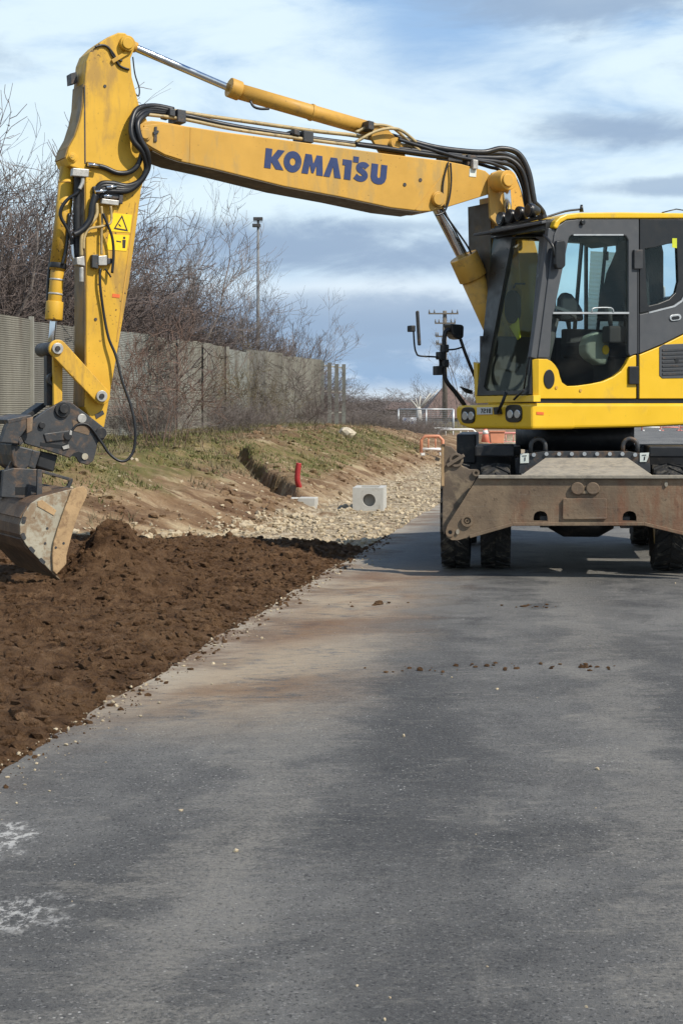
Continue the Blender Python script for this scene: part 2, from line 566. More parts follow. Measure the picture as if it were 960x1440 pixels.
def np_mesh(name, co, fc, mat, smooth_=False):
    me = bpy.data.meshes.new(name)
    nv, nf, k = len(co), len(fc), fc.shape[1]
    me.vertices.add(nv); me.vertices.foreach_set('co', co.astype(np.float32).ravel())
    me.loops.add(nf * k); me.loops.foreach_set('vertex_index', fc.astype(np.int32).ravel())
    me.polygons.add(nf)
    me.polygons.foreach_set('loop_start', np.arange(0, nf * k, k, dtype=np.int32))
    me.polygons.foreach_set('use_smooth', np.full(nf, smooth_))
    me.update(calc_edges=True)
    me.validate()
    me.materials.append(mat)
    o = bpy.data.objects.new(name, me)
    COL.objects.link(o)
    return o


def tag(o, label=None, cat=None, group=None, kind=None):
    if label: o['label'] = label
    if cat: o['category'] = cat
    if group: o['group'] = group
    if kind: o['kind'] = kind
    return o


def empty(name, loc, label=None, cat=None, group=None):
    o = bpy.data.objects.new(name, None)
    COL.objects.link(o)
    o.location = loc
    o.empty_display_size = 0.2
    return tag(o, label, cat, group)


def copy_tree(o, parent=None):
    c = o.copy()
    COL.objects.link(c)
    c.parent = parent
    for ch in list(o.children):
        copy_tree(ch, c)
    return c


# ================================================================ THE SETTING
# the road runs along direction (SL, 1); "a" is the sideways distance from a line through the viewer parallel to it
SL = 0.17
EDGE = -2.57


def toe_line(Y):
    return -4.3 - 2.3 * smooth(-Y, -20.5, -14.5)


def crest_h(Y):
    return np.interp(Y, [8, 13, 17, 20, 38, 48, 56, 66, 80], [0.55, 0.6, 0.76, 0.82, 0.97, 0.76, 0.42, 0.15, 0.02])


def terrain_z(X, Y, detail=True):
    a = X - SL * Y
    toe = toe_line(Y) + 0.35 * (fbm(X * 0 + 3, Y, 0.5, 3, 5) - 0.5)
    run = np.clip((toe - a) / 2.3, 0, 1)
    prof = np.where(run < 1, run ** 0.9, 1.0)
    z = crest_h(Y) * prof + 0.02 * np.clip(toe - 2.3 - a, 0, 6)
    z = z - 0.05
    if detail:
        k = smooth(-a, 2.6, 4.4)
        z = z + k * (0.22 * (fbm(X, Y, 0.9, 4, 11) - 0.5) + 0.15 * (fbm(a * 0.5, Y * 2.0, 1.6, 4, 21, 0.6) - 0.5) + 0.07 * (fbm(X, Y, 5.0, 3, 25, 0.6) - 0.5)) * smooth(90 - Y, 0, 30)
        z = z + smooth(-a, 2.5, 2.9) * 0.05 * (fbm(X, Y, 4.0, 4, 31) - 0.4) * smooth(60 - Y, 0, 20)
        z = z - 0.45 * smooth(-a, 2.75, 3.1) * smooth(17.3 - Y, 0, 0.6) * smooth(a - toe, -0.2, 0.3)
        # the trench dug into the bank
        p0, p1 = np.array([-0.75, 23.4]), np.array([-2.05, 27.3])
        dv = p1 - p0
        L = np.hypot(*dv); dv = dv / L
        t = (X - p0[0]) * dv[0] + (Y - p0[1]) * dv[1]
        s = (X - p0[0]) * dv[1] - (Y - p0[1]) * dv[0] + 0.18 * (fbm(X, Y, 2.0, 3, 44) - 0.5)
        ins = smooth(t, -0.3, 0.1) * smooth(L - t, -0.15, 0.15) * smooth(0.29 - np.abs(s), -0.06, 0.06)
        z = z * (1 - ins) + ins * np.minimum(z, -0.18 + 0.13 * t)
        lip = smooth(t, 0.2, 1.0) * smooth(L + 0.3 - t, 0, 0.5) * np.exp(-((s - 0.62) / 0.22) ** 2) + 0.8 * smooth(t, 0.2, 1.0) * smooth(L + 0.3 - t, 0, 0.5) * np.exp(-((s + 0.62) / 0.22) ** 2)
        z = z + 0.10 * lip * (0.6 + 0.8 * fbm(X, Y, 3.0, 3, 61))
    return z


def tz(X, Y):
    return float(terrain_z(np.array([X]), np.array([Y]))[0])


# ---- ground: one sheet to the horizon, fine where the bank is seen
av = np.concatenate([-np.geomspace(1500, 12, 24), np.arange(-11.6, -7.2, 0.16), np.arange(-7.2, -2.3, 0.055), np.arange(-2.0, 3.0, 1.0), np.geomspace(3.5, 1500, 20)])
yv = np.concatenate([-np.geomspace(800, 4, 8), np.arange(-2, 13.8, 0.5), np.arange(13.8, 34, 0.075), np.arange(34, 70, 0.2), np.geomspace(71, 4000, 36)])
A, Y_ = np.meshgrid(av, yv)
X_ = A + SL * Y_
Z_ = terrain_z(X_, Y_)
gm, t, b = new_mat('bank earth and grass')
o = obco(t)
x, y, z = t.sep(o)
a_ = t.m('SUBTRACT', x, t.m('MULTIPLY', y, SL))
st = t.noise(t.comb(t.m('MULTIPLY', a_, 0.45), t.m('MULTIPLY', y, 1.7), z), 1.6, 7, 0.65, 0.3)
big = t.noise(o, 0.55, 5, 0.6)
fine = t.noise(o, 9.0, 6, 0.7)
c = t.ramp(st, [(0.30, (0.095, 0.052, 0.030)), (0.44, (0.175, 0.108, 0.060)), (0.55, (0.265, 0.180, 0.105)), (0.66, (0.42, 0.33, 0.205))])
c = t.mix(t.m('MULTIPLY', t.sstep(fine, 0.55, 0.72), 0.55), c, (0.40, 0.31, 0.20))
c = t.mix(t.m('MULTIPLY', t.sstep(fine, 0.45, 0.30), 0.6), c, (0.085, 0.05, 0.03))
# grass: upper bank, and a green band half way down further off
up = t.sstep(t.m('ADD', z, t.m('MULTIPLY', t.m('SUBTRACT', big, 0.5), 0.9)), 0.40, 0.66)
near = t.sstep(y, 31.0, 25.0)
far = t.sstep(y, 46.0, 40.0)
midband = t.m('MULTIPLY', t.sstep(a_, -6.9, -6.2), t.sstep(a_, -4.75, -5.3))
midband = t.m('MULTIPLY', t.m('MULTIPLY', midband, far), t.sstep(y, 24.0, 27.0))
g = t.m('MAXIMUM', t.m('MULTIPLY', up, near), t.m('MULTIPLY', midband, t.sstep(big, 0.36, 0.55)))
g = t.m('MAXIMUM', g, t.sstep(a_, -7.2, -8.0))
g = t.m('MULTIPLY', g, t.sstep(t.noise(o, 5.0, 5, 0.7), 0.34, 0.52))
gc = t.ramp(t.noise(o, 2.6, 6, 0.7), [(0.32, (0.075, 0.075, 0.024)), (0.5, (0.135, 0.125, 0.043)), (0.66, (0.25, 0.19, 0.095))])
c = t.mix(t.m('MULTIPLY', g, 0.9), c, gc)
# pale rubble along the road side of the toe
gr = t.m('MULTIPLY', t.sstep(a_, -4.75, -4.1), t.sstep(a_, 1.0, -1.0))
gr = t.m('MULTIPLY', gr, t.sstep(z, 0.22, 0.02))
vg = t.vor(o, 16.0, out='Color')
gcol = t.ramp(t.sep(vg)[0], [(0.0, (0.21, 0.155, 0.098)), (0.5, (0.35, 0.275, 0.175)), (1.0, (0.50, 0.42, 0.30))])
c = t.mix(t.m('MULTIPLY', gr, t.sstep(t.noise(o, 2.2, 5, 0.6), 0.30, 0.48)), c, gcol)
t.put(b.inputs['Base Color'], c)
b.inputs['Roughness'].default_value = 0.95
b.inputs['Specular IOR Level'].default_value = 0.15
h = t.m('ADD', t.m('MULTIPLY', fine, 1.0), t.m('MULTIPLY', t.noise(o, 34.0, 4, 0.65), 0.5))
bump(t, b, h, 0.9, 0.05)
ground = grid_mesh('ground', X_, Y_, Z_, gm)
tag(ground, kind='structure')

# ---- road: asphalt sheet with a ragged left edge
rm, t, b = new_mat('worn dusty asphalt')
o = obco(t)
x, y, z = t.sep(o)
a_ = t.m('SUBTRACT', x, t.m('MULTIPLY', y, SL))
p2 = t.comb(a_, y, 0.0)
grain = t.noise(o, 170.0, 3, 0.75)
grain2 = t.noise(o, 55.0, 5, 0.75)
speck = t.vor(o, 130.0, out='Color')
broad = t.noise(p2, 0.42, 7, 0.66, 0.5)
mid = t.noise(t.mapping(p2, scale=(1.0, 1.5, 1)), 1.5, 9, 0.70, 0.4)
brush = t.noise(t.mapping(p2, scale=(1.0, 2.3, 1), rot=(0, 0, rad(-9))), 7.0, 12, 0.82)
film = t.noise(t.mapping(p2, scale=(3.2, 0.55, 1)), 1.1, 9, 0.70, 0.3)
c = t.ramp(broad, [(0.39, (0.042, 0.0415, 0.041)), (0.50, (0.094, 0.0915, 0.087)), (0.60, (0.172, 0.166, 0.153))])
c = t.mix(t.lin(grain, 0.30, 0.72), t.mix(0.40, c, (0.018, 0.018, 0.018)), t.mix(0.28, c, (0.25, 0.243, 0.225)))
c = t.mix(t.m('MULTIPLY', t.sstep(grain2, 0.52, 0.70), 0.45), c, (0.19, 0.183, 0.168))
c = t.mix(t.m('MULTIPLY', t.sstep(grain2, 0.44, 0.30), 0.5), c, (0.032, 0.032, 0.032))
c = t.mix(t.m('MULTIPLY', t.sstep(t.sep(speck)[0], 0.92, 0.97), 0.42), c, (0.30, 0.29, 0.27))
c = t.mix(t.m('MULTIPLY', t.sstep(t.sep(speck)[1], 0.86, 0.95), 0.6), c, (0.016, 0.016, 0.017))
# pale dust film, brushed across and rubbed along the road
c = t.mix(t.m('MULTIPLY', t.sstep(brush, 0.50, 0.62), t.m('MULTIPLY', t.sstep(mid, 0.40, 0.60), 0.50)), c, (0.25, 0.232, 0.198))
c = t.mix(t.m('MULTIPLY', t.sstep(film, 0.52, 0.70), t.m('MULTIPLY', t.sstep(grain2, 0.36, 0.56), 0.55)), c, (0.23, 0.215, 0.185))
# wheel tracks: paler and darker lanes from the digging edge towards the viewer
def lane(pos, slope, wd, wob):
    u = t.m('SUBTRACT', x, t.m('ADD', pos, t.m('MULTIPLY', y, slope)))
    u = t.m('ADD', u, t.m('MULTIPLY', t.m('SUBTRACT', mid, 0.5), wob))
    return t.sstep(t.m('ABSOLUTE', u), wd, wd * 0.25)
tr = t.m('MAXIMUM', lane(-0.95, 0.10, 0.34, 1.6), t.m('MAXIMUM', lane(0.70, 0.09, 0.32, 1.6), lane(1.9, 0.10, 0.4, 1.8)))
c = t.mix(t.m('MULTIPLY', tr, t.m('MULTIPLY', t.sstep(t.m('ADD', t.m('MULTIPLY', grain2, 0.6), t.m('MULTIPLY', brush, 0.4)), 0.40, 0.58), 0.55)), c, (0.25, 0.232, 0.198))
dk = t.m('MAXIMUM', lane(-0.05, 0.06, 0.36, 1.8), lane(1.4, 0.055, 0.30, 1.8))
c = t.mix(t.m('MULTIPLY', dk, t.m('MULTIPLY', t.sstep(grain2, 0.72, 0.40), 0.45)), c, (0.038, 0.038, 0.039))
farl = t.m('MULTIPLY', t.sstep(y, 8.5, 12.5), t.m('MULTIPLY', t.sstep(mid, 0.38, 0.58), 0.45))
c = t.mix(farl, c, (0.19, 0.183, 0.165))
# earth carried over the edge beside the digging
ed = t.m('ADD', a_, t.m('MULTIPLY', t.m('SUBTRACT', mid, 0.5), 1.4))
yw = t.m('MULTIPLY', t.sstep(y, 6.8, 8.6), t.sstep(y, 15.6, 13.6))
wide = t.m('MULTIPLY', t.sstep(ed, EDGE + 1.55, EDGE + 0.55), yw)
thin = t.sstep(t.m('ADD', a_, t.m('MULTIPLY', t.m('SUBTRACT', mid, 0.5), 0.7)), EDGE + 0.50, EDGE + 0.02)
ds = t.m('MULTIPLY', wide, t.sstep(t.m('ADD', t.m('MULTIPLY', brush, 0.65), t.m('MULTIPLY', mid, 0.35)), 0.40, 0.52))
c = t.mix(t.m('MULTIPLY', ds, 0.88), c, t.mix(t.sstep(broad, 0.40, 0.62), (0.23, 0.142, 0.078), (0.39, 0.305, 0.205)))
rd = t.m('MULTIPLY', t.sstep(t.noise(p2, 1.1, 4, 0.6), 0.44, 0.58), t.m('MULTIPLY', t.sstep(ed, EDGE + 1.35, EDGE + 0.35), t.m('MULTIPLY', t.sstep(y, 9.0, 11.5), t.sstep(y, 15.4, 14.0))))
c = t.mix(t.m('MULTIPLY', rd, 0.7), c, (0.150, 0.078, 0.042))
thin = t.m('MULTIPLY', thin, t.m('ADD', 0.12, t.m('MULTIPLY', t.sstep(y, 7.2, 9.0), 0.88)))
c = t.mix(t.m('MULTIPLY', thin, t.m('MULTIPLY', t.sstep(brush, 0.34, 0.52), 0.9)), c, t.mix(t.sstep(mid, 0.4, 0.6), (0.20, 0.135, 0.085), (0.40, 0.35, 0.27)))
fl = t.vor(t.mapping(o, scale=(1.0, 1.0, 1.0)), 34.0)
flm = t.sstep(t.noise(o, 2.1, 5, 0.65), 0.52, 0.66)
c = t.mix(t.m('MULTIPLY', t.m('MULTIPLY', t.sstep(fl, 0.20, 0.09), flm), 0.75), c, (0.46, 0.445, 0.40))
c = t.mix(t.m('MULTIPLY', t.sstep(t.vor(o, 21.0), 0.10, 0.05), t.sstep(t.noise(o, 1.0, 5, 0.65), 0.44, 0.60)), c, (0.50, 0.48, 0.44))
# chalky spill near the viewer's left
def spill(cx, cy, rx, ry):
    u = t.m('DIVIDE', t.m('SUBTRACT', x, cx), rx); v = t.m('DIVIDE', t.m('SUBTRACT', y, cy), ry)
    return t.m('ADD', t.m('SQRT', t.m('ADD', t.m('MULTIPLY', u, u), t.m('MULTIPLY', v, v))), t.m('MULTIPLY', t.m('SUBTRACT', t.noise(o, 7.0, 7, 0.75), 0.5), 2.4))
sp = t.m('MAXIMUM', t.sstep(spill(-1.24, 5.58, 0.17, 0.26), 1.15, 0.55), t.m('MULTIPLY', t.sstep(spill(-1.0, 4.75, 0.24, 0.24), 1.0, 0.3), 0.9))
c = t.mix(t.m('MULTIPLY', sp, t.sstep(t.noise(t.mapping(o, scale=(1.3, 0.8, 1)), 15.0, 10, 0.80), 0.49, 0.56)), c, (0.46, 0.445, 0.41))
c = t.mix(t.m('MULTIPLY', t.sstep(t.noise(t.mapping(o, scale=(0.6, 1.3, 1)), 13.0, 3, 0.6), 0.745, 0.80), 0.8), c, (0.45, 0.42, 0.36))
t.put(b.inputs['Base Color'], c)
t.put(b.inputs['Roughness'], t.lin(broad, 0.3, 0.7, 0.72, 0.9))
b.inputs['Specular IOR Level'].default_value = 0.3
bump(t, b, t.m('ADD', t.m('ADD', grain, grain2), t.m('MULTIPLY', t.sep(speck)[0], 0.35)), 0.75, 0.008)
yr = np.concatenate([np.arange(-6, 4, 1.0), np.arange(4, 26, 0.05), np.arange(26, 60, 0.5), np.arange(60, 200, 5.0)])
edge_j = EDGE + 0.10 * (fbm(yr * 0 + 1, yr, 1.1, 4, 71) - 0.5) + 0.05 * (fbm(yr * 0 + 5, yr, 6.0, 3, 72) - 0.5)
cols = [edge_j - 0.02, edge_j] + [edge_j * 0 + k for k in (-1.5, 0.0, 2.0, 5.0, 9.0, 14.0)]
Ar = np.stack(cols, 1)
Yr = np.repeat(yr[:, None], Ar.shape[1], 1)
Zr = np.zeros_like(Ar)
Zr[:, 0] = -0.07
road = grid_mesh('road', Ar + SL * Yr, Yr, Zr, rm, False)
tag(road, kind='structure')

# ---- dug soil beside the road
def soil_z(X, Y):
    a = X - SL * Y
    edge = EDGE + 0.12 * (fbm(X * 0 + 2, Y, 1.3, 4, 81) - 0.5)
    d_in = edge - a                                    # metres from the road edge into the soil
    rise = smooth(d_in, -0.10, 0.45)
    z = -0.06 + 0.085 * rise
    z = z + rise * (0.13 * (fbm(X, Y, 1.1, 3, 91) - 0.50) + 0.10 * (fbm(X, Y, 3.1, 4, 95) - 0.48) + 0.060 * (fbm(X, Y, 8.0, 4, 99, 0.66, False) - 0.5) + 0.060 * (fbm(X, Y, 22.0, 3, 107, 0.65, False) - 0.5))
    back = smooth(Y, 14.6, 16.2) * smooth(17.1 + 0.35 * fbm(X, Y * 0, 1.5, 4, 103) - Y, 0.0, 0.45)
    z = z + 0.06 * back * smooth(d_in, 0.1, 1.3) * (0.55 + 0.9 * fbm(X, Y, 2.4, 4, 113))
    # heap in front of the bucket's mouth
    def hill(cx, cy, rx, ry, hh, p=1.3):
        r = ((X - cx) / rx) ** 2 + ((Y - cy) / ry) ** 2
        return hh * np.exp(-np.power(r, p))
    z = z + hill(-1.98, 13.7, 0.38, 0.5, 0.52, 1.1) * (0.80 + 0.75 * (fbm(X, Y, 5.5, 4, 117, 0.6) - 0.4))
    z = z + hill(-1.80, 13.0, 0.50, 0.55, 0.20, 1.1)
    z = z + hill(-2.9, 12.3, 0.6, 0.5, 0.06)
    z = z - hill(-3.0, 13.5, 0.55, 0.45, 0.10)
    end = smooth(17.45 + 0.4 * (fbm(X, Y * 0, 1.2, 3, 121) - 0.5) - Y, -0.1, 0.3)
    return z * end + (1 - end) * -0.35


ys = np.concatenate([np.arange(4.0, 6.0, 0.06), np.arange(6.0, 11.0, 0.017), np.arange(11.0, 18.6, 0.024)])
us = np.concatenate([np.arange(-0.14, 2.2, 0.017), np.arange(2.2, 4.4, 0.05), np.arange(4.4, 7, 0.3)])
U_, Ys = np.meshgrid(us, ys)
Xs = EDGE - U_ + SL * Ys
Zs = soil_z(Xs, Ys)
sm_, t, b = new_mat('dark crumbly soil')
o = obco(t)
n = t.noise(o, 6.0, 8, 0.72, 0.2)
c = t.ramp(n, [(0.30, (0.046, 0.025, 0.014)), (0.46, (0.132, 0.073, 0.037)), (0.60, (0.215, 0.125, 0.066)), (0.74, (0.33, 0.22, 0.13))])
c = t.mix(t.m('MULTIPLY', t.sstep(t.noise(o, 1.2, 4, 0.6), 0.50, 0.68), 0.55), c, (0.20, 0.118, 0.062))
c = t.mix(t.sstep(t.noise(o, 26.0, 2, 0.5), 0.765, 0.80), c, (0.42, 0.36, 0.27))
t.put(b.inputs['Base Color'], c)
b.inputs['Roughness'].default_value = 0.97
b.inputs['Specular IOR Level'].default_value = 0.12
bump(t, b, t.m('ADD', t.noise(o, 26.0, 6, 0.75), t.m('MULTIPLY', t.noise(o, 80.0, 4, 0.75), 0.6)), 1.0, 0.06)
soil = grid_mesh('soil', Xs, Ys, Zs, sm_)
tag(soil, 'dark brown dug soil heaped along the edge of the asphalt', 'soil', kind='stuff')

rng = np.random.default_rng(7)


def ico(sub=1):
    bm = bmesh.new()
    bmesh.ops.create_icosphere(bm, subdivisions=sub, radius=1)
    v = np.array([p.co[:] for p in bm.verts]); f = np.array([[q.index for q in p.verts] for p in bm.faces])
    bm.free()
    return v, f


def pebbles(name, pts, sizes, mat, sub=1, flat=0.65, rough=0.35):
    v0, f0 = ico(sub)
    n = len(pts)
    k = len(v0)
    jit = 1 + rough * (rng.random((n, k, 1)) - 0.5) * 2
    sc = sizes[:, None, None] * (0.65 + 0.7 * rng.random((n, 1, 3))) * np.array([1, 1, flat])
    v = v0[None] * jit * sc
    th = rng.random(n) * 6.283
    cs, sn = np.cos(th)[:, None], np.sin(th)[:, None]
    v = np.stack([v[..., 0] * cs - v[..., 1] * sn, v[..., 0] * sn + v[..., 1] * cs, v[..., 2]], -1) + pts[:, None, :]
    f = f0[None] + (np.arange(n) * k)[:, None, None]
    return np_mesh(name, v.reshape(-1, 3), f.reshape(-1, 3), mat, False)


# clods lying loose on the soil
n = 14000
yy = 5.6 + 12.6 * rng.random(n) ** 0.85
dd = 0.02 + 3.4 * rng.random(n) ** 1.5
sp_ = rng.random(n) < 0.06
dd[sp_] = -0.16 * rng.random(sp_.sum()) ** 2.2
xx = EDGE - dd + SL * yy
zz = np.where(sp_, 0.002, soil_z(xx, yy))
sz = 0.006 + 0.034 * rng.random(n) ** 3.6
sz[sp_] *= 0.45
big_ = rng.random(n) < 0.03
sz[big_] += 0.03 * rng.random(big_.sum()) * (~sp_[big_])
clods = pebbles('soil_clods', np.stack([xx, yy, zz + sz * 0.1], 1), sz, sm_, 1, 0.8, 0.42)
tag(clods, 'loose crumbs and clods scattered over the dug soil', 'clods', kind='stuff')

# rubble between road and bank, and stones washed down the bank
n = 6500
yy = 17.4 + 26 * rng.random(n) ** 1.4
aa = -2.62 - 1.75 * rng.random(n)
m2 = rng.random(n) < 0.10
aa[m2] = -4.3 - 2.4 * rng.random(m2.sum()) ** 1.6
xx = aa + SL * yy
zz = terrain_z(xx, yy)
sz = 0.009 + 0.040 * rng.random(n) ** 5.0
sz[m2] *= 0.75
gmat = surf('pale rubble', (0.42, 0.35, 0.24), 0.9, dirt=(0.26, 0.185, 0.115), dirt_amt=0.5, scale=7, var=0.3, spec=0.12)
gravel = pebbles('gravel', np.stack([xx, yy, zz + sz * 0.15], 1), sz, gmat, 1, 0.7, 0.4)
tag(gravel, 'pale limestone rubble strewn between the asphalt and the bank', 'gravel', kind='stuff')
n = 5200
yy = 15.5 + 34 * rng.random(n) ** 1.3
aa = -4.4 - 3.2 * rng.random(n)
xx = aa + SL * yy
keep = fbm(xx, yy, 0.9, 4, 301) > 0.47
yy, aa, xx = yy[keep], aa[keep], xx[keep]
sz = 0.012 + 0.055 * rng.random(len(yy)) ** 3.5
tag(pebbles('earth_clods', np.stack([xx, yy, terrain_z(xx, yy) + sz * 0.1], 1), sz, gm, 1, 0.75, 0.42), 'brown earth clods strewn down the bank', 'clods', kind='stuff')
n = 1500
yy = 16.6 + 4.5 * rng.random(n)
aa = toe_line(yy) + rng.normal(0.05, 0.22, n)
xx = aa + SL * yy
sz = 0.010 + 0.045 * rng.random(n) ** 4
tag(pebbles('gravel', np.stack([xx, yy, terrain_z(xx, yy) + sz * 0.15], 1), sz, gmat, 1, 0.7, 0.4), 'pale rubble fringe along the foot of the bank behind the dug soil', 'gravel', kind='stuff')
# grit and small stones along the road edge and on the asphalt
n = 900
yy = 3.9 + 12 * rng.random(n) ** 1.3
aa = EDGE + np.abs(rng.normal(0, 0.16, n)) - 0.05
m2 = rng.random(n) < 0.12
aa[m2] = EDGE + 5 * rng.random(m2.sum())
xx = aa + SL * yy
sz = 0.0025 + 0.009 * rng.random(n) ** 4
grit = pebbles('grit', np.stack([xx, yy, sz * 0.4], 1), sz, gmat, 1, 0.7, 0.35)
tag(grit, 'pale grit and small stones scattered along the asphalt edge', 'grit', kind='stuff')


# ---- bare woody plants
def twigs(seed, H, stems, spread, kids, lens, r0, wander=0.18, lift=0.12, base_r=0.15, taper=0.62, minr=0.0045, lean=(0, 0), segs=(6, 5, 4, 3)):
    """bare branching plant as thin three-sided tapering tubes; returns trunk part and twig part arrays"""
    R = random.Random(seed)
    out = {0: [[], []], 1: [[], []]}

    def emit(path, ra, rb, lev):
        V, Fc = out[0 if lev == 0 else 1]
        nn = 5 if lev == 0 else 3
        k = len(path)
        o0 = len(V)
        x = None
        for i, p in enumerate(path):
            tdir = (path[min(i + 1, k - 1)] - path[max(i - 1, 0)]).normalized()
            x = tdir.orthogonal().normalized() if x is None else (x - tdir * x.dot(tdir)).normalized()
            yv_ = tdir.cross(x)
            rr = ra + (rb - ra) * i / (k - 1)
            for j in range(nn):
                an = 6.2832 * j / nn
                V.append(tuple(p + (x * math.cos(an) + yv_ * math.sin(an)) * rr))
        for i in range(k - 1):
            for j in range(nn):
                Fc.append((o0 + i * nn + j, o0 + i * nn + (j + 1) % nn, o0 + (i + 1) * nn + (j + 1) % nn, o0 + (i + 1) * nn + j))

    def grow(p, dr, L, r, lev):
        k = segs[min(lev, len(segs) - 1)]
        path = [p]
        q, dd_ = p, dr
        for i in range(k):
            dd_ = (dd_ + Vector((R.gauss(0, wander), R.gauss(0, wander), R.gauss(0, wander) + lift))).normalized()
            q = q + dd_ * (L / k)
            path.append(q)
        rb = max(minr * 0.7, r * 0.42)
        emit(path, max(minr, r), rb, lev)
        if lev < len(kids):
            nk = kids[lev]
            for c_ in range(nk):
                f = R.uniform(0.22, 1.0) if lev else R.uniform(0.3, 1.0)
                i = min(int(f * k), k - 1)
                ff_ = f * k - i
                pp = path[i].lerp(path[i + 1], ff_)
                td = (path[i + 1] - path[i]).normalized()
                side = Vector((R.gauss(0, 1), R.gauss(0, 1), R.gauss(0, 0.6)))
                side = (side - td * side.dot(td)).normalized()
                an = R.uniform(0.35, 1.0)
                nd = (td * math.cos(an) + side * math.sin(an)).normalized()
                grow(pp, nd, L * lens[lev] * R.uniform(0.6, 1.15), max(minr, r * (1 - 0.55 * f) * taper * 0.75), lev + 1)

    for s_ in range(stems):
        an = R.uniform(0, 6.283)
        tilt = R.uniform(0.05, spread)
        dr = Vector((math.cos(an) * math.sin(tilt) + lean[0], math.sin(an) * math.sin(tilt) + lean[1], math.cos(tilt))).normalized()
        bp = Vector((math.cos(an) * base_r * R.random(), math.sin(an) * base_r * R.random(), -0.1))
        grow(bp, dr, H * R.uniform(0.62, 0.95), r0 * R.uniform(0.6, 1.0), 0)
    return [(np.array(out[i][0]), np.array(out[i][1])) for i in (0, 1)]


def plant_proto(name, tw, mats, label, group, origin=(0, 0, 0)):
    root = empty(name, origin, label, 'tree' if 'tree' in name else 'shrub', group)
    for nm, (v, f), mt in zip(('stems', 'crown'), tw, mats):
        if len(v):
            c = np_mesh(nm, v, f, M[mt])
            c.parent = root
    return root


def merged_plants(name, protos, places, mat, label, cat):
    """many tangled plants that read as one mass: one object"""
    V, Fc, off = [], [], 0
    for (ip, x, y, z, s, sz_, th) in places:
        for v, f in protos[ip]:
            if not len(v):
                continue
            cs, sn = math.cos(th), math.sin(th)
            vv = np.stack([(v[:, 0] * cs - v[:, 1] * sn) * s + x, (v[:, 0] * sn + v[:, 1] * cs) * s + y, v[:, 2] * sz_ + z], 1)
            if f.shape[1] != 4:
                continue
            V.append(vv); Fc.append(f + off); off += len(v)
    ob = np_mesh(name, np.concatenate(V), np.concatenate(Fc), M[mat])
    return tag(ob, label, cat, kind='stuff')


def on_line(px, a):
    """where the sight line through photo column px crosses the line at sideways distance a"""
    k = (px - HX) / F
    Y = a / (k - SL)
    return k * Y, Y


TW = {
    'big': [twigs(s, 6.2, 5, 0.55, (7, 6, 5), (0.58, 0.50, 0.45), 0.045, 0.17, 0.10, 0.5, minr=0.0042) for s in (3, 8, 21)],
    'slim': [twigs(s, 5.2, 6, 0.30, (7, 6, 5), (0.42, 0.48, 0.5), 0.030, 0.12, 0.14, 0.5, minr=0.0045) for s in (5, 17)],
    'thicket': [twigs(s, 2.7, 12, 0.75, (7, 5, 4), (0.55, 0.55, 0.5), 0.014, 0.22, 0.05, 0.9, minr=0.0042) for s in (31, 32, 33)],
    'brush': [twigs(s, 1.5, 16, 0.8, (5, 4, 3), (0.6, 0.55, 0.5), 0.008, 0.22, 0.04, 0.5, minr=0.0035) for s in (41, 42, 43)],
}
TREES = [
    # photo column, sideways line, kind, variant, scale, height scale, turn, label
    (-45, -11.5, 'big', 0, 1.0, 0.80, 0.3, 'tall bare tree behind the grey wall, crown cut by the left picture edge'),
    (18, -12.5, 'big', 1, 0.95, 0.78, 1.9, 'bare tree behind the wall between the left picture edge and the bucket cylinder'),
    (70, -11.2, 'slim', 0, 0.9, 0.70, 0.8, 'slender bare tree behind the wall just behind the upright bucket cylinder'),
    (128, -12.8, 'big', 2, 0.9, 0.72, 4.0, 'bare tree mostly hidden behind the yellow digger arm'),
    (215, -11.4, 'slim', 1, 1.35, 1.0, 3.1, 'tallest spreading bare tree right beside the yellow digger arm'),
    (240, -13.4, 'big', 2, 0.85, 1.0, 0.9, 'broad airy bare tree standing behind the others between the arm and the mast'),
    (262, -12.6, 'slim', 1, 1.25, 1.10, 5.1, 'many stemmed bare tree with upright twigs under the lettered boom'),
    (300, -11.2, 'big', 0, 0.78, 0.74, 2.2, 'bare tree with a long leaning limb left of the floodlight mast'),
    (345, -11.6, 'slim', 0, 1.0, 0.72, 1.2, 'small bare tree in front of the foot of the floodlight mast'),
    (398, -11.4, 'slim', 1, 1.2, 0.98, 0.4, 'upright bare tree standing right of the floodlight mast'),
    (428, -11.0, 'slim', 0, 0.85, 0.72, 2.9, 'last low bare tree above the far end of the wall'),
]
protos = {}
for px, a, kd, vr, s, hs, th, lab in TREES:
    X, Y = on_line(px, a)
    key = (kd, vr)
    if key not in protos:
        r_ = plant_proto('bare_tree', TW[kd][vr], ('bark', 'bark'), lab, 'bare trees behind the wall')
        protos[key] = r_
    else:
        r_ = copy_tree(protos[key])
        r_['label'] = lab
    r_.location = (X, Y, tz(X, Y) - 0.05)
    r_.scale = (s, s, hs)
    r_.rotation_euler = (0, 0, th)

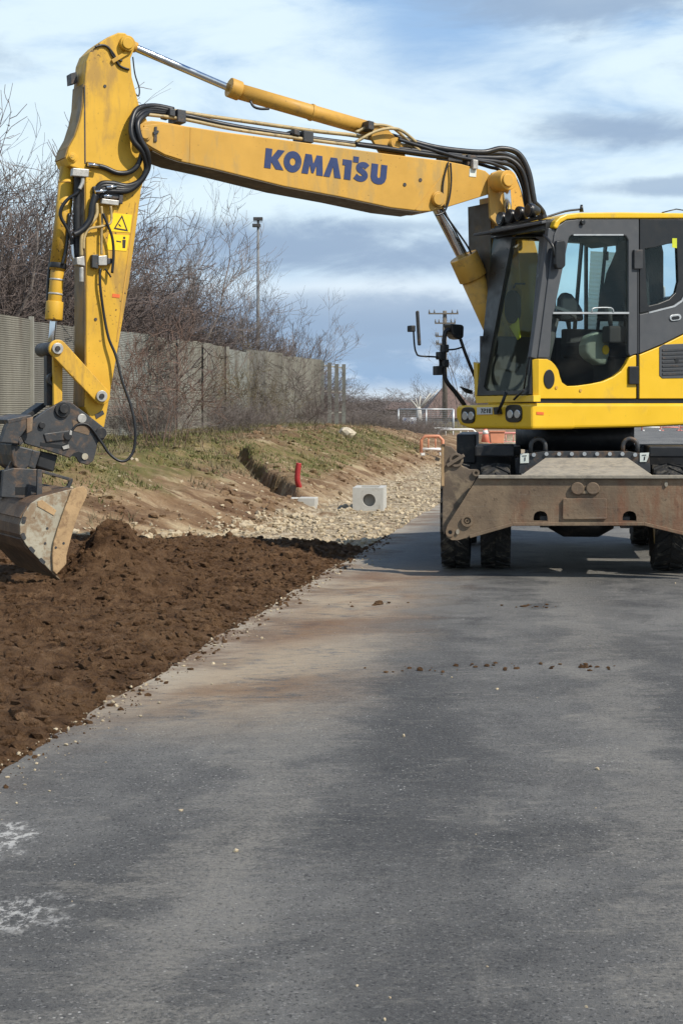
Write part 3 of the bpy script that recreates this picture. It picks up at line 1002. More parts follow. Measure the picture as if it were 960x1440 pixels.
R = random.Random(5)
pl = []
for i in range(46):
    px = -80 + 530 * i / 45 + R.uniform(-8, 8)
    X, Y = on_line(px, -12.0 - 1.8 * R.random())
    k = 1.16 - 0.35 * max(0, (px - 250) / 200) + 0.35 * max(0, (90 - px) / 120)
    pl.append((i % 3, X, Y, tz(X, Y), k * R.uniform(0.9, 1.2), k * R.uniform(0.95, 1.25), R.uniform(0, 6.28)))
merged_plants('undergrowth', TW['thicket'], pl, 'bark_dark', 'dense dark brown bramble thicket rising behind the grey wall', 'undergrowth')
pl = []
for i in range(17):
    px = 150 + 290 * R.random()
    X, Y = on_line(px, -7.3 - 1.3 * R.random())
    k = R.uniform(0.28, 0.50) + 0.08 * max(0, (px - 330) / 150)
    pl.append((i % 3, X, Y, tz(X, Y), k * 1.2, k, R.uniform(0, 6.28)))
merged_plants('undergrowth', TW['brush'], pl, 'bark', 'dry leafless brush growing along the foot of the grey wall', 'undergrowth')
SHR = [(232, -7.0, 'brush', 1, 1.0, 1.15, 'bark_red', 'reddish leafless shrub on the bank right of the dangling hose'),
       (352, -8.2, 'brush', 0, 0.9, 1.1, 'bark_dry', 'straw coloured dry shrub against the middle of the wall'),
       (405, -8.2, 'thicket', 1, 0.75, 0.66, 'bark_dark', 'dark dense leafless bush near the far end of the wall'),
       (446, -8.0, 'thicket', 2, 0.55, 0.42, 'bark', 'round leafless bush below the open palings of the wall')]
for px, a, kd, vr, s, hs, mt, lab in SHR:
    X, Y = on_line(px, a)
    r_ = plant_proto('leafless_shrub', TW[kd][vr], (mt, mt), lab, None)
    r_.location = (X, Y, tz(X, Y)); r_.scale = (s, s, hs); r_.rotation_euler = (0, 0, px)

# far brush on the end of the bank and beyond it
pl = []
for i in range(70):
    px = 470 + 145 * R.random()
    Y = R.uniform(55, 78)
    X = (px - HX) / F * Y
    s = R.uniform(0.26, 0.44) * (1.0 if px < 540 else 0.85) * Y / 60
    pl.append((i % 3, X, Y, tz(X, Y) - 0.05, s * 1.2, s * 0.78, R.uniform(0, 6.28)))
merged_plants('undergrowth', TW['thicket'], pl, 'bark', 'low brown leafless brush along the far end of the bank', 'undergrowth')
pl = []
for i in range(90):
    px = -100 + 1300 * i / 89
    Y = R.uniform(130, 170)
    pl.append((i % 3, (px - HX) / F * Y, Y, -0.2, 3.0, R.uniform(0.55, 0.95), R.uniform(0, 6.28)))
merged_plants('treeline', TW['thicket'], pl, 'far_twig', 'far brown line of bare trees along the horizon', 'treeline')
for px, Y, kd, vr, s, hs, lab in ((650, 95, 'slim', 0, 1.0, 0.95, 'pale bare tree far off behind the digger mirrors'),
                                  (612, 100, 'slim', 1, 0.8, 0.62, 'small bare tree far off left of the utility pole')):
    X = (px - HX) / F * Y
    r_ = plant_proto('bare_tree', TW[kd][vr], ('far_twig', 'far_twig'), lab, 'far bare trees')
    r_.location = (X, Y, -0.1); r_.scale = (s, s, hs)

# grass on the bank
def grass(name, n, sel, mat, hmin, hmax, label):
    yy = 15.5 + 34 * rng.random(n) ** 1.25
    aa = -9.2 + 5.0 * rng.random(n)
    keep = sel(aa, yy)
    yy, aa = yy[keep], aa[keep]
    n = len(yy)
    xx = aa + SL * yy
    zz = terrain_z(xx, yy)
    h = hmin + (hmax - hmin) * rng.random(n) ** 2
    wd = 0.006 + 0.008 * rng.random(n)
    th = rng.random(n) * 6.283
    ln = h * (0.2 + 0.7 * rng.random(n))
    la = rng.random(n) * 6.283
    p = np.stack([xx, yy, zz - 0.01], 1)
    s_ = np.stack([np.cos(th) * wd, np.sin(th) * wd, th * 0], 1)
    tip = p + np.stack([np.cos(la) * ln, np.sin(la) * ln, h], 1)
    v = np.stack([p - s_, p + s_, tip], 1).reshape(-1, 3)
    f = np.arange(3 * n).reshape(-1, 3)
    return tag(np_mesh(name, v, f, mat), label, 'grass', kind='stuff')


def gsel(aa, yy):
    x_ = aa + SL * yy
    nz = fbm(x_, yy, 0.8, 4, 201)
    z_ = terrain_z(x_, yy)
    near_ = (z_ > 0.50 + 0.9 * (nz - 0.5)) & (yy < 29) & (fbm(x_, yy, 1.6, 3, 233) > 0.44)
    mid_ = (aa > -6.6) & (aa < -5.0) & (yy > 24) & (yy < 43) & (nz > 0.42)
    return (near_ | mid_ | (aa < -7.2)) & (fbm(x_, yy, 3.0, 3, 207) > 0.40)


gmat_g, t, b = new_mat('winter grass')
o = obco(t)
t.put(b.inputs['Base Color'], t.ramp(t.noise(o, 3.0, 5, 0.7), [(0.34, (0.07, 0.085, 0.018)), (0.5, (0.125, 0.14, 0.036)), (0.66, (0.27, 0.22, 0.115))]))
b.inputs['Roughness'].default_value = 0.8
def dsel(aa, yy):
    x_ = aa + SL * yy
    return ((aa < -6.7) & (fbm(x_, yy, 1.4, 4, 311) > 0.50)) | ((aa < -5.2) & (fbm(x_, yy, 1.1, 4, 317) > 0.62))


grass('dry_grass', 30000, dsel, M['bark_dry'], 0.04, 0.19, 'straw coloured dead grass and weeds on the crest of the bank')
grass('grass', 130000, gsel, gmat_g, 0.02, 0.085, 'short patchy winter grass on the upper bank')


# ================================================================ WALL, MASTS, SITE ODDMENTS
def walla(a, Y, z):
    return Vector((a + SL * Y, Y, z))


WA = -9.0
wall_mats = []
for i, c0 in enumerate(((0.215, 0.203, 0.168), (0.245, 0.235, 0.195), (0.185, 0.177, 0.155), (0.24, 0.245, 0.22))):
    wm, t, b = new_mat('weathered woven screen')
    o = obco(t)
    x, y, z = t.sep(o)
    ln = t.node('ShaderNodeTexWave', wave_type='BANDS', bands_direction='Z')
    t.put(ln.inputs['Vector'], o)
    ln.inputs['Scale'].default_value = 9.5
    ln.inputs['Distortion'].default_value = 1.2
    ln.inputs['Detail'].default_value = 2
    nz = t.noise(t.mapping(o, scale=(1, 1, 0.3)), 2.2, 7, 0.65)
    c = t.mix(t.lin(nz, 0.3, 0.7), tuple(k * 0.68 for k in c0), tuple(k * 1.15 for k in c0))
    c = t.mix(t.m('MULTIPLY', ln.outputs['Fac'], 0.30), c, tuple(k * 0.5 for k in c0))
    c = t.mix(t.m('MULTIPLY', t.sstep(t.noise(t.mapping(o, scale=(1, 1.6, 0.45)), 0.9, 5, 0.6), 0.48, 0.66), 0.6), c, (0.11, 0.09, 0.068))
    t.put(b.inputs['Base Color'], c)
    b.inputs['Roughness'].default_value = 0.92
    b.inputs['Specular IOR Level'].default_value = 0.15
    bump(t, b, ln.outputs['Fac'], 0.5, 0.015)
    wall_mats.append(wm)
M['wall_post'] = surf('pale wall post', (0.27, 0.26, 0.22), 0.9, dirt=(0.2, 0.17, 0.13), dirt_amt=0.4, scale=3, var=0.15)
wl = empty('noise_wall', walla(WA, 18, 0.6), 'long grey wall of ribbed screens along the top of the bank', 'wall')
R = random.Random(11)
ystep = 2.1
Y = 16.0
k = 0
while Y < 48.5:
    zt = 2.86 + R.uniform(-0.05, 0.04)
    off = R.uniform(-0.04, 0.04)
    p0, p1 = walla(WA + off, Y + 0.06, 0), walla(WA + R.uniform(-0.04, 0.04), Y + ystep - 0.06, 0)
    th = Vector((-0.08, 0.012, 0))
    zt2 = zt + R.uniform(-0.03, 0.03)
    zb0, zb1 = tz(p0.x, p0.y) - 0.2, tz(p1.x, p1.y) - 0.2
    m_ = MB()
    # three vertical folds per screen give the ribbed face
    nf = 4
    pts = []
    for i in range(nf + 1):
        f = i / nf
        q = p0.lerp(p1, f)
        d_ = 0.022 * (1 if i % 2 else 0) + R.uniform(-0.012, 0.012)
        pts.append((q + Vector((d_, 0, 0)), zb0 + (zb1 - zb0) * f, zt + (zt2 - zt) * f + R.uniform(-0.012, 0.012)))
    front = [Vector((q.x, q.y, zb)) for q, zb, _ in pts]
    top = [Vector((q.x, q.y, z_)) for q, _, z_ in pts]
    for i in range(nf):
        m_.hexa([front[i], front[i + 1], front[i + 1] + th, front[i] + th, top[i], top[i + 1], top[i + 1] + th, top[i] + th])
    m_.build('screen', wall_mats[R.choice((0, 0, 1, 1, 2, 3))], wl)
    q = walla(WA, Y, 0)
    zb = tz(q.x, q.y) - 0.2
    MB().bar((q.x + 0.03, q.y, zb), (q.x + 0.03 + R.uniform(-0.02, 0.02), q.y, 2.87 + R.uniform(-0.05, 0.03)), 0.07, 0.07, (1, 0, 0)).build('post', 'wall_post', wl)
    Y += ystep
# open palings at the far end
palm = MB()
for Yp in (49.35, 50.65, 52.0, 53.4):
    q = walla(WA, Yp, 0)
    zb = tz(q.x, q.y) - 0.2
    MB().bar((q.x, q.y, zb), (q.x, q.y, 2.84 + R.uniform(-0.03, 0.03)), 0.42, 0.13, (1, 0, 0)).build('paling', wall_mats[3], wl)
for zr in (2.72, 1.9, 1.2):
    MB().bar(walla(WA - 0.07, 48.5, zr), walla(WA - 0.07, 53.4, zr), 0.05, 0.05).build('rail', 'wall_post', wl)

# floodlight mast beyond the wall
def world_at(px, py, Y):
    return Vector(((px - HX) / F * Y, Y, EYE - (py - HY) * Y / F))


Ym = 120.0
b0, t0 = world_at(363, 560, Ym), world_at(363, 306, Ym)
ms = empty('floodlight_mast', (b0.x, Ym, 0), 'tall thin grey floodlight mast rising behind the bare trees', 'floodlight mast')
MB().tube([(b0.x, Ym, 0), (t0.x, Ym, t0.z)], [0.17, 0.09], 8).build('mast', 'pole_grey', ms)
for zz_, wd in ((t0.z - 0.05, 0.66), (t0.z - 0.52, 0.60)):
    pass
for (dx0, dz0, wd) in ((0.0, -0.12, 0.72), (-0.12, -0.62, 0.62)):
    m_ = MB()
    m_.bar((t0.x + dx0 - wd / 2, Ym - 0.15, t0.z + dz0), (t0.x + dx0 + wd / 2, Ym - 0.15, t0.z + dz0), 0.34, 0.26)
    m_.build('floodlight', 'steel_dark', ms, bevel=0.03)
MB().bar((t0.x - 0.35, Ym - 0.02, t0.z - 0.33), (t0.x + 0.35, Ym - 0.02, t0.z - 0.33), 0.05, 0.05).build('crossbar', 'pole_grey', ms)

# utility pole
Yp = 110.0
b0, t0 = world_at(625, 600, Yp), world_at(625, 437, Yp)
up_ = empty('utility_pole', (b0.x, Yp, 0), 'wooden utility pole with crossarms far behind the digger mirrors', 'utility pole')
MB().tube([(b0.x, Yp, -0.2), (t0.x, Yp, t0.z)], [0.20, 0.14], 10).build('pole', 'pole_wood', up_)
for py, x0, x1 in ((441, 602, 644), (454.5, 611, 640), (473, 612, 628), (484, 613, 627)):
    p0, p1 = world_at(x0, py, Yp - 0.2), world_at(x1, py, Yp - 0.2)
    ca = MB().bar(p0, p1, 0.12, 0.10).build('crossarm', 'pole_wood', up_)
    im = MB()
    for f in (0.03, 0.2, 0.8, 0.97):
        q = p0.lerp(p1, f)
        im.cyl(q + Vector((0, 0, 0.05)), q + Vector((0, 0, 0.28)), 0.06, 0.04, 8)
    im.build('insulator', 'pole_grey', ca)

# concrete chamber, block, duct and stone on the bank toe
def on_ground(px, py, z=0.0):
    Y = F * (EYE - z) / (py - HY)
    return Vector(((px - HX) / F * Y, Y, z))


pc = on_ground(517, 715)
cb = empty('concrete_chamber', pc, 'pale precast concrete box with a round hole in its front', 'concrete box')
k = pc.y / F
w_, hgt, dp = 43 * k, 29 * k, 0.55
fw = Vector((0.10, 0.995, 0)); rt = Vector((0.995, -0.10, 0))
pl0 = pc + rt * (-w_ / 2) + Vector((0, 0, -0.05))
pr0 = pc + rt * (w_ / 2) + Vector((0, 0, -0.05))
hc = pc + Vector((0, 0, hgt * 0.40)) + rt * (w_ * 0.04)
rh = 9 * k
hole = [hc + rt * (rh * math.cos(a)) + Vector((0, 0, rh * math.sin(a))) for a in np.linspace(0, 6.2832, 25)[:-1]]
up3 = Vector((0, 0, hgt + 0.05))
MB().prism([pl0, pr0, pr0 + up3, pl0 + up3], fw * 0.08, [hole]).build('front_wall', 'concrete', cb)
m_ = MB()
for s_ in (pl0, pr0 - rt * 0.08):
    q = s_ + fw * 0.082
    m_.hexa([q, q + rt * 0.08, q + rt * 0.08 + fw * dp, q + fw * dp, q + up3, q + rt * 0.08 + up3, q + rt * 0.08 + fw * dp + up3, q + fw * dp + up3])
q = pl0 + fw * (0.084 + dp)
m_.hexa([q, q + rt * w_, q + rt * w_ + fw * 0.08, q + fw * 0.08, q + up3, q + rt * w_ + up3, q + rt * w_ + fw * 0.08 + up3, q + fw * 0.08 + up3])
m_.build('side_wall', 'concrete', cb)
q = pl0 + fw * 0.082 + rt * 0.082
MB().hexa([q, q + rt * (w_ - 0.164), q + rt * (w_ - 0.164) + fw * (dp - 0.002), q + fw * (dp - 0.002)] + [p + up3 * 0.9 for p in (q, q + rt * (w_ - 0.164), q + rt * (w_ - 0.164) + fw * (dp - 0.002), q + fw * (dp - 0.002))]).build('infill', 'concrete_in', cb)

def block(name, px, py, wpx, hpx, depth, mat, label, cat, z=0.0, rot=0.12):
    p = on_ground(px, py, z)
    k = p.y / F
    r_ = Vector((math.cos(rot), -math.sin(rot), 0)) * (wpx * k / 2)
    f_ = Vector((math.sin(rot), math.cos(rot), 0)) * depth
    u_ = Vector((0, 0, hpx * k))
    d0 = Vector((0, 0, -0.06))
    o_ = MB().hexa([p - r_ + d0, p + r_ + d0, p + r_ + f_ + d0, p - r_ + f_ + d0, p - r_ + u_, p + r_ + u_, p + r_ + f_ + u_ * 0.97, p - r_ + f_ + u_ * 0.98]).build(name, mat, None, bevel=0.012, origin=p)
    return tag(o_, label, cat)


block('concrete_block', 431, 713, 25, 13, 0.30, 'concrete', 'small pale concrete block at the foot of the red duct', 'concrete block', 0.0)
block('concrete_block', 406, 709, 11, 9, 0.22, 'concrete', 'little pale concrete lump left of the red duct', 'concrete block', 0.02, 0.5)
pd = on_ground(421, 706)
kd = pd.y / F
path = [pd + Vector((0, 0.08, -0.1)), pd + Vector((0.0 * kd, 0.05, 18 * kd)), pd + Vector((-3 * kd, 0.0, 32 * kd)), pd + Vector((-1 * kd, 0.0, 55 * kd))]
m_ = MB()
cp = catmull([Vector(p) for p in path], 12)
m_.tube(cp, [0.042 + 0.005 * (i % 2) for i in range(len(cp))], 12)
tag(m_.build('red_duct', 'red_pipe', None, origin=pd), 'bent red corrugated duct sticking up out of the trench', 'duct')
ps = world_at(487, 598, 36.5)
stz = tz(ps.x, ps.y)
st_ = pebbles('white_boulder', np.array([[0.0, 0, 0.12]]), np.array([0.17]), M['stone_pale'], 2, 0.75, 0.2)
st_.location = (ps.x, ps.y, stz)
tag(st_, 'pale boulder lying on the crest of the bank past the wall', 'boulder')

# mesh fence with banner, pruned tree, house, barriers and cones down the road
Yf = 66.0
fr = empty('mesh_fence', world_at(612, 606, Yf), 'temporary grey mesh fence panel standing beyond the bank', 'fence')
L0, L1, L2 = world_at(560, 575.5, Yf), world_at(637, 575.5, Yf), world_at(637, 610, Yf)
zg = 0.15
m_ = MB()
for px in (560, 599, 637):
    q = world_at(px, 575.5, Yf)
    m_.tube([(q.x, Yf, zg), (q.x, Yf, q.z)], 0.045 if px == 637 else 0.03, 8)
m_.tube([L0, L1], 0.028, 8)
m_.tube([(L0.x, Yf, 0.45), (L1.x, Yf, 0.45)], 0.025, 8)
m_.build('frame', 'galv', fr)
m_ = MB()
nx_ = 40
for i in range(nx_ + 1):
    xx_ = L0.x + (L1.x - L0.x) * i / nx_
    m_.tube([(xx_, Yf, 0.45), (xx_, Yf, L0.z)], 0.0045, 3, False)
for i in range(9):
    zz_ = 0.45 + (L0.z - 0.45) * i / 9
    m_.tube([(L0.x, Yf, zz_), (L1.x, Yf, zz_)], 0.0045, 3, False)
m_.build('wire_mesh', 'galv', fr)
MB().tube([world_at(637, 577, Yf), world_at(622, 604, Yf + 1.2)], 0.025, 6).build('brace', 'galv', fr)
q0, q1 = world_at(565.5, 587, Yf - 0.1), world_at(585, 603, Yf - 0.1)
bn = MB()
nn = 8
ptsf = []
for i in range(nn + 1):
    f = i / nn
    ptsf.append((q0.x + (q1.x - q0.x) * f, Yf - 0.10 + 0.03 * math.sin(f * 9)))
for i in range(nn):
    (xa, ya), (xb, yb) = ptsf[i], ptsf[i + 1]
    bn.hexa([(xa, ya, q1.z), (xb, yb, q1.z), (xb, yb + 0.015, q1.z), (xa, ya + 0.015, q1.z), (xa, ya, q0.z), (xb, yb, q0.z), (xb, yb + 0.015, q0.z), (xa, ya + 0.015, q0.z)])
bnr = tag(bn.build('site_banner', 'white_cloth', None, origin=(q0.x, Yf - 0.1, q1.z)), 'white banner with blue print tied on the mesh fence', 'banner')
m_ = MB()
for (px, py, wp, hp) in ((569.5, 590.5, 3, 4), (575, 593, 2.5, 3), (579.5, 594, 2.5, 3.5)):
    q = world_at(px, py, Yf - 0.145)
    k = Yf / F
    m_.hexa([(q.x - wp * k / 2, q.y, q.z - hp * k / 2), (q.x + wp * k / 2, q.y, q.z - hp * k / 2), (q.x + wp * k / 2, q.y + 0.01, q.z - hp * k / 2), (q.x - wp * k / 2, q.y + 0.01, q.z - hp * k / 2),
             (q.x - wp * k / 2, q.y, q.z + hp * k / 2), (q.x + wp * k / 2, q.y, q.z + hp * k / 2), (q.x + wp * k / 2, q.y + 0.01, q.z + hp * k / 2), (q.x - wp * k / 2, q.y + 0.01, q.z + hp * k / 2)])
m_.build('print', 'banner_blue', bnr)

Yt = 72.0
tp = empty('pruned_tree', world_at(588, 610, Yt), 'pale pruned tree with cut stubs behind the white banner', 'tree')
tr0 = world_at(589, 615, Yt); tr1 = world_at(588, 572, Yt)
m_ = MB().tube([tr0, tr0.lerp(tr1, 0.5) + Vector((0.05, 0, 0)), tr1], [0.20, 0.14, 0.11], 8)
m_.build('trunk', 'bark_pale', tp)
m_ = MB()
for (x1, y1, r_) in ((577, 562, 0.07), (591, 557, 0.08), (605, 553, 0.07), (584, 560, 0.05), (616, 548, 0.05)):
    e = world_at(x1, y1, Yt)
    m_.tube([tr1 + Vector((0, 0, -0.15)), tr1.lerp(e, 0.5) + Vector((0, 0, -0.04)), e], [r_ * 0.9, r_ * 0.6, r_ * 0.42], 7)
m_.build('crown', 'bark_pale', tp)

def house(Y, x0, x1, eave, ridge, base, label, hip=0.5):
    k = Y / F
    c = world_at((x0 + x1) / 2, HY, Y); c.z = 0
    h = empty('house', c, label, 'house')
    X0, X1 = world_at(x0, HY, Y).x, world_at(x1, HY, Y).x
    ze, zr = EYE - (eave - HY) * k, EYE - (ridge - HY) * k
    D = 8.0
    MB().hexa([(X0, Y, base), (X1, Y, base), (X1, Y + D, base), (X0, Y + D, base), (X0, Y, ze), (X1, Y, ze), (X1, Y + D, ze), (X0, Y + D, ze)]).build('wall', 'house_wall', h)
    e = 0.4
    hx = (X1 - X0) * hip * 0.5
    v = [(X0 - e, Y - e, ze), (X1 + e, Y - e, ze), (X1 + e, Y + D + e, ze), (X0 - e, Y + D + e, ze), (X0 + hx, Y + D / 2, zr), (X1 - hx, Y + D / 2, zr)]
    MB().add(v, [(0, 1, 5, 4), (1, 2, 5), (2, 3, 4, 5), (3, 0, 4), (3, 2, 1, 0)]).build('roof', 'roof_brown', h)
    return h


house(118, 598, 672, 588, 543, -0.3, 'house with a steep brown roof behind the mesh fence', 0.8)
house(140, 545, 590, 576, 566, -0.3, 'low house with a flat looking brown roof behind the banner', 0.3)

def barrier(Y, x0, x1, ytop, ybot, mats, label, depth=0.5, legs=(0.06, 0.94)):
    p0, p1 = world_at(x0, ytop, Y), world_at(x1, ytop, Y)
    zb = EYE - (ybot - HY) * Y / F
    h = empty('road_barrier', (p0.x, Y, zb), label, 'barrier', 'barriers across the road')
    r_ = 0.045
    pth = [(p0.x, Y, zb), (p0.x, Y, p0.z - 0.1), (p0.x + 0.1, Y, p0.z), (p1.x - 0.1, Y, p1.z), (p1.x, Y, p1.z - 0.1), (p1.x, Y, zb)]
    MB().tube(pth, r_, 8, True).build('frame', mats[0], h)
    zc = zb + (p0.z - zb) * 0.32
    MB().tube([(p0.x, Y, zc), (p1.x, Y, zc)], r_ * 0.8, 8).build('rail', mats[1], h)
    m_ = MB()
    nb = max(3, int((p1.x - p0.x) / 0.28))
    for i in range(1, nb):
        f = i / nb
        m_.tube([(p0.x + (p1.x - p0.x) * f, Y, zc), (p0.x + (p1.x - p0.x) * f, Y, p0.z)], 0.018, 6)
    m_.build('bar', mats[0], h)
    m_ = MB()
    for f in legs:
        xx_ = p0.x + (p1.x - p0.x) * f
        m_.bar((xx_, Y - depth / 2, zb + 0.03), (xx_, Y + depth / 2, zb + 0.03), 0.10, 0.06)
    m_.build('foot', mats[1], h)
    return h


barrier(41, 592, 622, 613.5, 640, ('barrier_orange', 'barrier_white'), 'orange rail barrier at the end of the bank slope')
barrier(64, 616, 668, 604, 622, ('barrier_white', 'barrier_pink'), 'white and red barrier under the far digger headlight')
barrier(62, 667, 700, 609, 628, ('barrier_pink', 'barrier_white'), 'faded red barrier behind the traffic cone', 0.4)
barrier(62.5, 700, 732, 609, 628, ('barrier_pink', 'barrier_pink'), 'faded red barrier behind the orange box', 0.4)
for i, (x0, x1) in enumerate(((902, 928), (929, 954), (955, 980))):
    barrier(84, x0, x1, 590, 606, (('barrier_pink', 'barrier_white'), ('barrier_white', 'barrier_pink'), ('barrier_pink', 'barrier_pink'))[i],
            ('pink barrier farthest left of the row seen under the cab', 'white and pink barrier in the middle of the row under the cab', 'pink barrier at the right picture edge under the cab')[i], 0.4)
pcn = world_at(682, 627, 58); pcn.z = 0.0
kc_ = 58 / F
cn = empty('traffic_cone', (pcn.x, 58, 0), 'faded orange traffic cone standing under the digger front', 'cone')
m_ = MB(); m_.tube([(pcn.x, 58, 0.03), (pcn.x, 58, 0.74)], [0.17, 0.035], 16); m_.build('cone_body', 'cone_red', cn)
MB().tube([(pcn.x, 58, 0.36), (pcn.x, 58, 0.50)], [0.114, 0.086], 16).build('reflective_band', 'barrier_white', cn)
MB().hexa([(pcn.x + sx * 0.21, 58 + sy * 0.21, zz_) for zz_ in (0, 0.035) for sx, sy in ((-1, -1), (1, -1), (1, 1), (-1, 1))]).build('base_plate', 'cone_red', cn)
pb = world_at(698, 627, 59.0)
bx_ = empty('site_crate', (pb.x, 59, 0), 'orange plastic crate beside the faded traffic cone', 'crate')
MB().hexa([(pb.x + sx * hw, 59 + sy * 0.2, zz_) for zz_, hw in ((0, 0.24), (0.42, 0.28)) for sx, sy in ((-1, -1), (1, -1), (1, 1), (-1, 1))]).build('crate_body', 'barrier_orange', bx_, bevel=0.02)
m_ = MB(); m_.hexa([(pb.x + sx * 0.31, 59 + sy * 0.24, zz_) for zz_ in (0.421, 0.47) for sx, sy in ((-1, -1), (1, -1), (1, 1), (-1, 1))]); m_.build('lid', 'barrier_orange', bx_, bevel=0.01)

# lumps of earth on the asphalt
crumbs = []
for i, (px, py, s_, lab) in enumerate(((532, 850, 0.055, 'largest dark mud lump on the asphalt near the earthy smear'), (590, 943, 0.035, 'flat dark mud crumbs on the asphalt in the middle of the road'),
                                       (684, 937, 0.026, 'thin mud crumbs on the asphalt right of the road middle'), (820, 939, 0.032, 'brown mud lump on the asphalt below the blade centre'),
                                       (737, 853, 0.026, 'tiny upright mud lump on the asphalt in front of the near wheels'))):
    p = on_ground(px, py)
    o_ = pebbles('mud_lump', np.array([[0.0, 0.0, s_ * 0.15]]), np.array([s_ * 0.75]), sm_, 3, 0.5, 0.22)
    crumbs.append(np.stack([p.x + rng.normal(0, s_ * 4.5, 14), p.y + rng.normal(0, s_ * 2.0, 14), np.full(14, 0.004)], 1))
    o_.location = p
    tag(o_, lab, 'mud', 'mud lumps on the asphalt')
cr = np.concatenate(crumbs)
tag(pebbles('mud_crumbs', cr, 0.005 + 0.014 * rng.random(len(cr)) ** 2, sm_, 1, 0.5, 0.3), 'thin trails of dark mud crumbs across the asphalt', 'crumbs', kind='stuff')


# ================================================================ THE EXCAVATOR
TH = rad(28.0)
EO = Vector((2.38, 16.0, 0.0))                                  # swing centre on the ground
UF = Vector((-math.cos(TH), -math.sin(TH), 0))                  # the way the boom points
UV = Vector((math.sin(TH), -math.cos(TH), 0))                   # the operator's left, towards the viewer
ZZ = Vector((0, 0, 1))
EX = empty('excavator', EO, 'yellow wheeled excavator digging beside the road with its boom stretched left', 'excavator')


def S(u, v, z):
    return EO + UF * u + UV * v + ZZ * z


def ray(px, py):
    return Vector(((px - HX) / F, 1.0, -(py - HY) / F))


def hit(px, py, pt, nrm):
    o_ = Vector((0, 0, EYE)); d_ = ray(px, py)
    return o_ + d_ * ((Vector(pt) - o_).dot(nrm) / d_.dot(nrm))


def SP(px, py, v):
    """photo point on the upright plane at sideways distance v from the boom's middle plane"""
    return hit(px, py, S(0, v, 0), UV)


def side(pts, v):
    return [SP(x, y, v) for x, y in pts]


def plate(pts, v0, v1, holes=None, mb=None):
    return (mb or MB()).prism(side(pts, v0), UV * (v1 - v0), [side(h, v0) for h in (holes or [])])


def pin(px, py, v0, v1, rpx, mb=None, n=20):
    c = SP(px, py, v0)
    r_ = rpx * c.y / F
    return (mb or MB()).cyl(c, c + UV * (v1 - v0), r_, r_, n)


def caps(p0, p1, r0, r1, n=10):
    """outline of a link with rounded ends, in photo points"""
    a = math.atan2(p1[1] - p0[1], p1[0] - p0[0])
    o_ = []
    for i in range(n + 1):
        t_ = a + math.pi / 2 + math.pi * i / n
        o_.append((p0[0] + r0 * math.cos(t_), p0[1] + r0 * math.sin(t_)))
    for i in range(n + 1):
        t_ = a - math.pi / 2 + math.pi * i / n
        o_.append((p1[0] + r1 * math.cos(t_), p1[1] + r1 * math.sin(t_)))
    return o_


def hose(pts, v, rpx, name, parent, mat='hose', res=8, n=10):
    """a hose through photo points; v is one sideways distance or one per point"""
    vs_ = v if isinstance(v, (list, tuple)) else [v] * len(pts)
    path = [SP(x, y, q) for (x, y), q in zip(pts, vs_)]
    return MB().tube(path, rpx * 13.8 / F, n, True, res).build(name, mat, parent)


# ---- boom
UNDER = 0.012
BO = [(194, 184), (196, 176), (203, 171), (214, 169.5), (228, 171), (260, 177), (320, 186), (425, 200), (550, 217), (625, 226), (650, 231), (682, 240), (695, 251), (697, 264), (688, 273),
      (625, 292.5), (608, 297), (592, 297), (550, 292), (480, 277), (400, 262), (300, 237), (250, 226), (232, 219.5), (215, 211), (201, 204), (195, 194)]
boom = plate(BO, 0.20, -0.20).build('boom', 'boom_yellow', EX, bevel=0.008)
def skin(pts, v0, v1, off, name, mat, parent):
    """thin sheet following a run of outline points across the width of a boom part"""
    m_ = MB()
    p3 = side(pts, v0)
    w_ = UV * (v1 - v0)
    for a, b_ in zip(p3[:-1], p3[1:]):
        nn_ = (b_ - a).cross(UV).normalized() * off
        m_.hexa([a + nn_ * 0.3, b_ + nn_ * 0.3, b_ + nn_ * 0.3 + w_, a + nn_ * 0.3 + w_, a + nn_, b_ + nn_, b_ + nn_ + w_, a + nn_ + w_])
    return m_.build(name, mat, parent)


skin([(592, 297), (550, 292), (480, 277), (400, 262), (300, 237), (250, 226), (232, 219.5), (215, 211)], 0.196, -0.196, -UNDER, 'underside', 'grime_shade', boom)
# reinforcing plate near the arm joint, weld seams
plate([(203, 176), (230, 173.5), (258, 178.5), (257, 225), (232, 217), (214, 207), (202, 199)], 0.2135, 0.2005).build('reinforcing_plate', 'boom_yellow', boom, bevel=0.004)
plate([(268, 179.5), (269.5, 179.7), (268, 229), (266.5, 228.7)], 0.2035, 0.2005).build('weld_seam', 'cyl_yellow', boom)
plate([(634, 229), (635.5, 229.2), (585, 294.5), (583.5, 294.2)], 0.2035, 0.2005).build('weld_seam', 'cyl_yellow', boom)
hp = MB()
pin(205, 188, 0.235, 0.2, 9.5, hp); pin(205, 188, 0.255, 0.23, 7, hp)
hp.build('arm_pin', 'boom_yellow', boom, bevel=0.004)
m_ = MB(); pin(617, 280, 0.23, 0.2, 11, m_); pin(617, 280, 0.255, 0.225, 8.5, m_)
m_.build('lift_cylinder_pin', 'boom_yellow', boom, bevel=0.005)
for (px, py) in ((569, 259.5), (591, 253)):
    pin(px, py, 0.206, 0.198, 2.6).build('bolt', 'steel_dark', boom)
m_ = MB()
plate([(216, 185), (223, 183), (224, 186), (217, 189)], 0.23, 0.2, mb=m_)
plate([(218, 178), (221, 178), (221, 199), (217, 199)], 0.226, 0.2, mb=m_)
m_.build('pin_lock', 'steel_dark', boom)
plate([(660, 237), (669.5, 238), (669, 249), (659.5, 248)], 0.205, 0.2005).build('white_sticker', 'sticker_white', boom)

# lettering: seven heavy letters laid along the boom
q00, q10, q01, q11 = (371.5, 235.6), (541.5, 260.2), (374.0, 208.0), (544.0, 232.6)


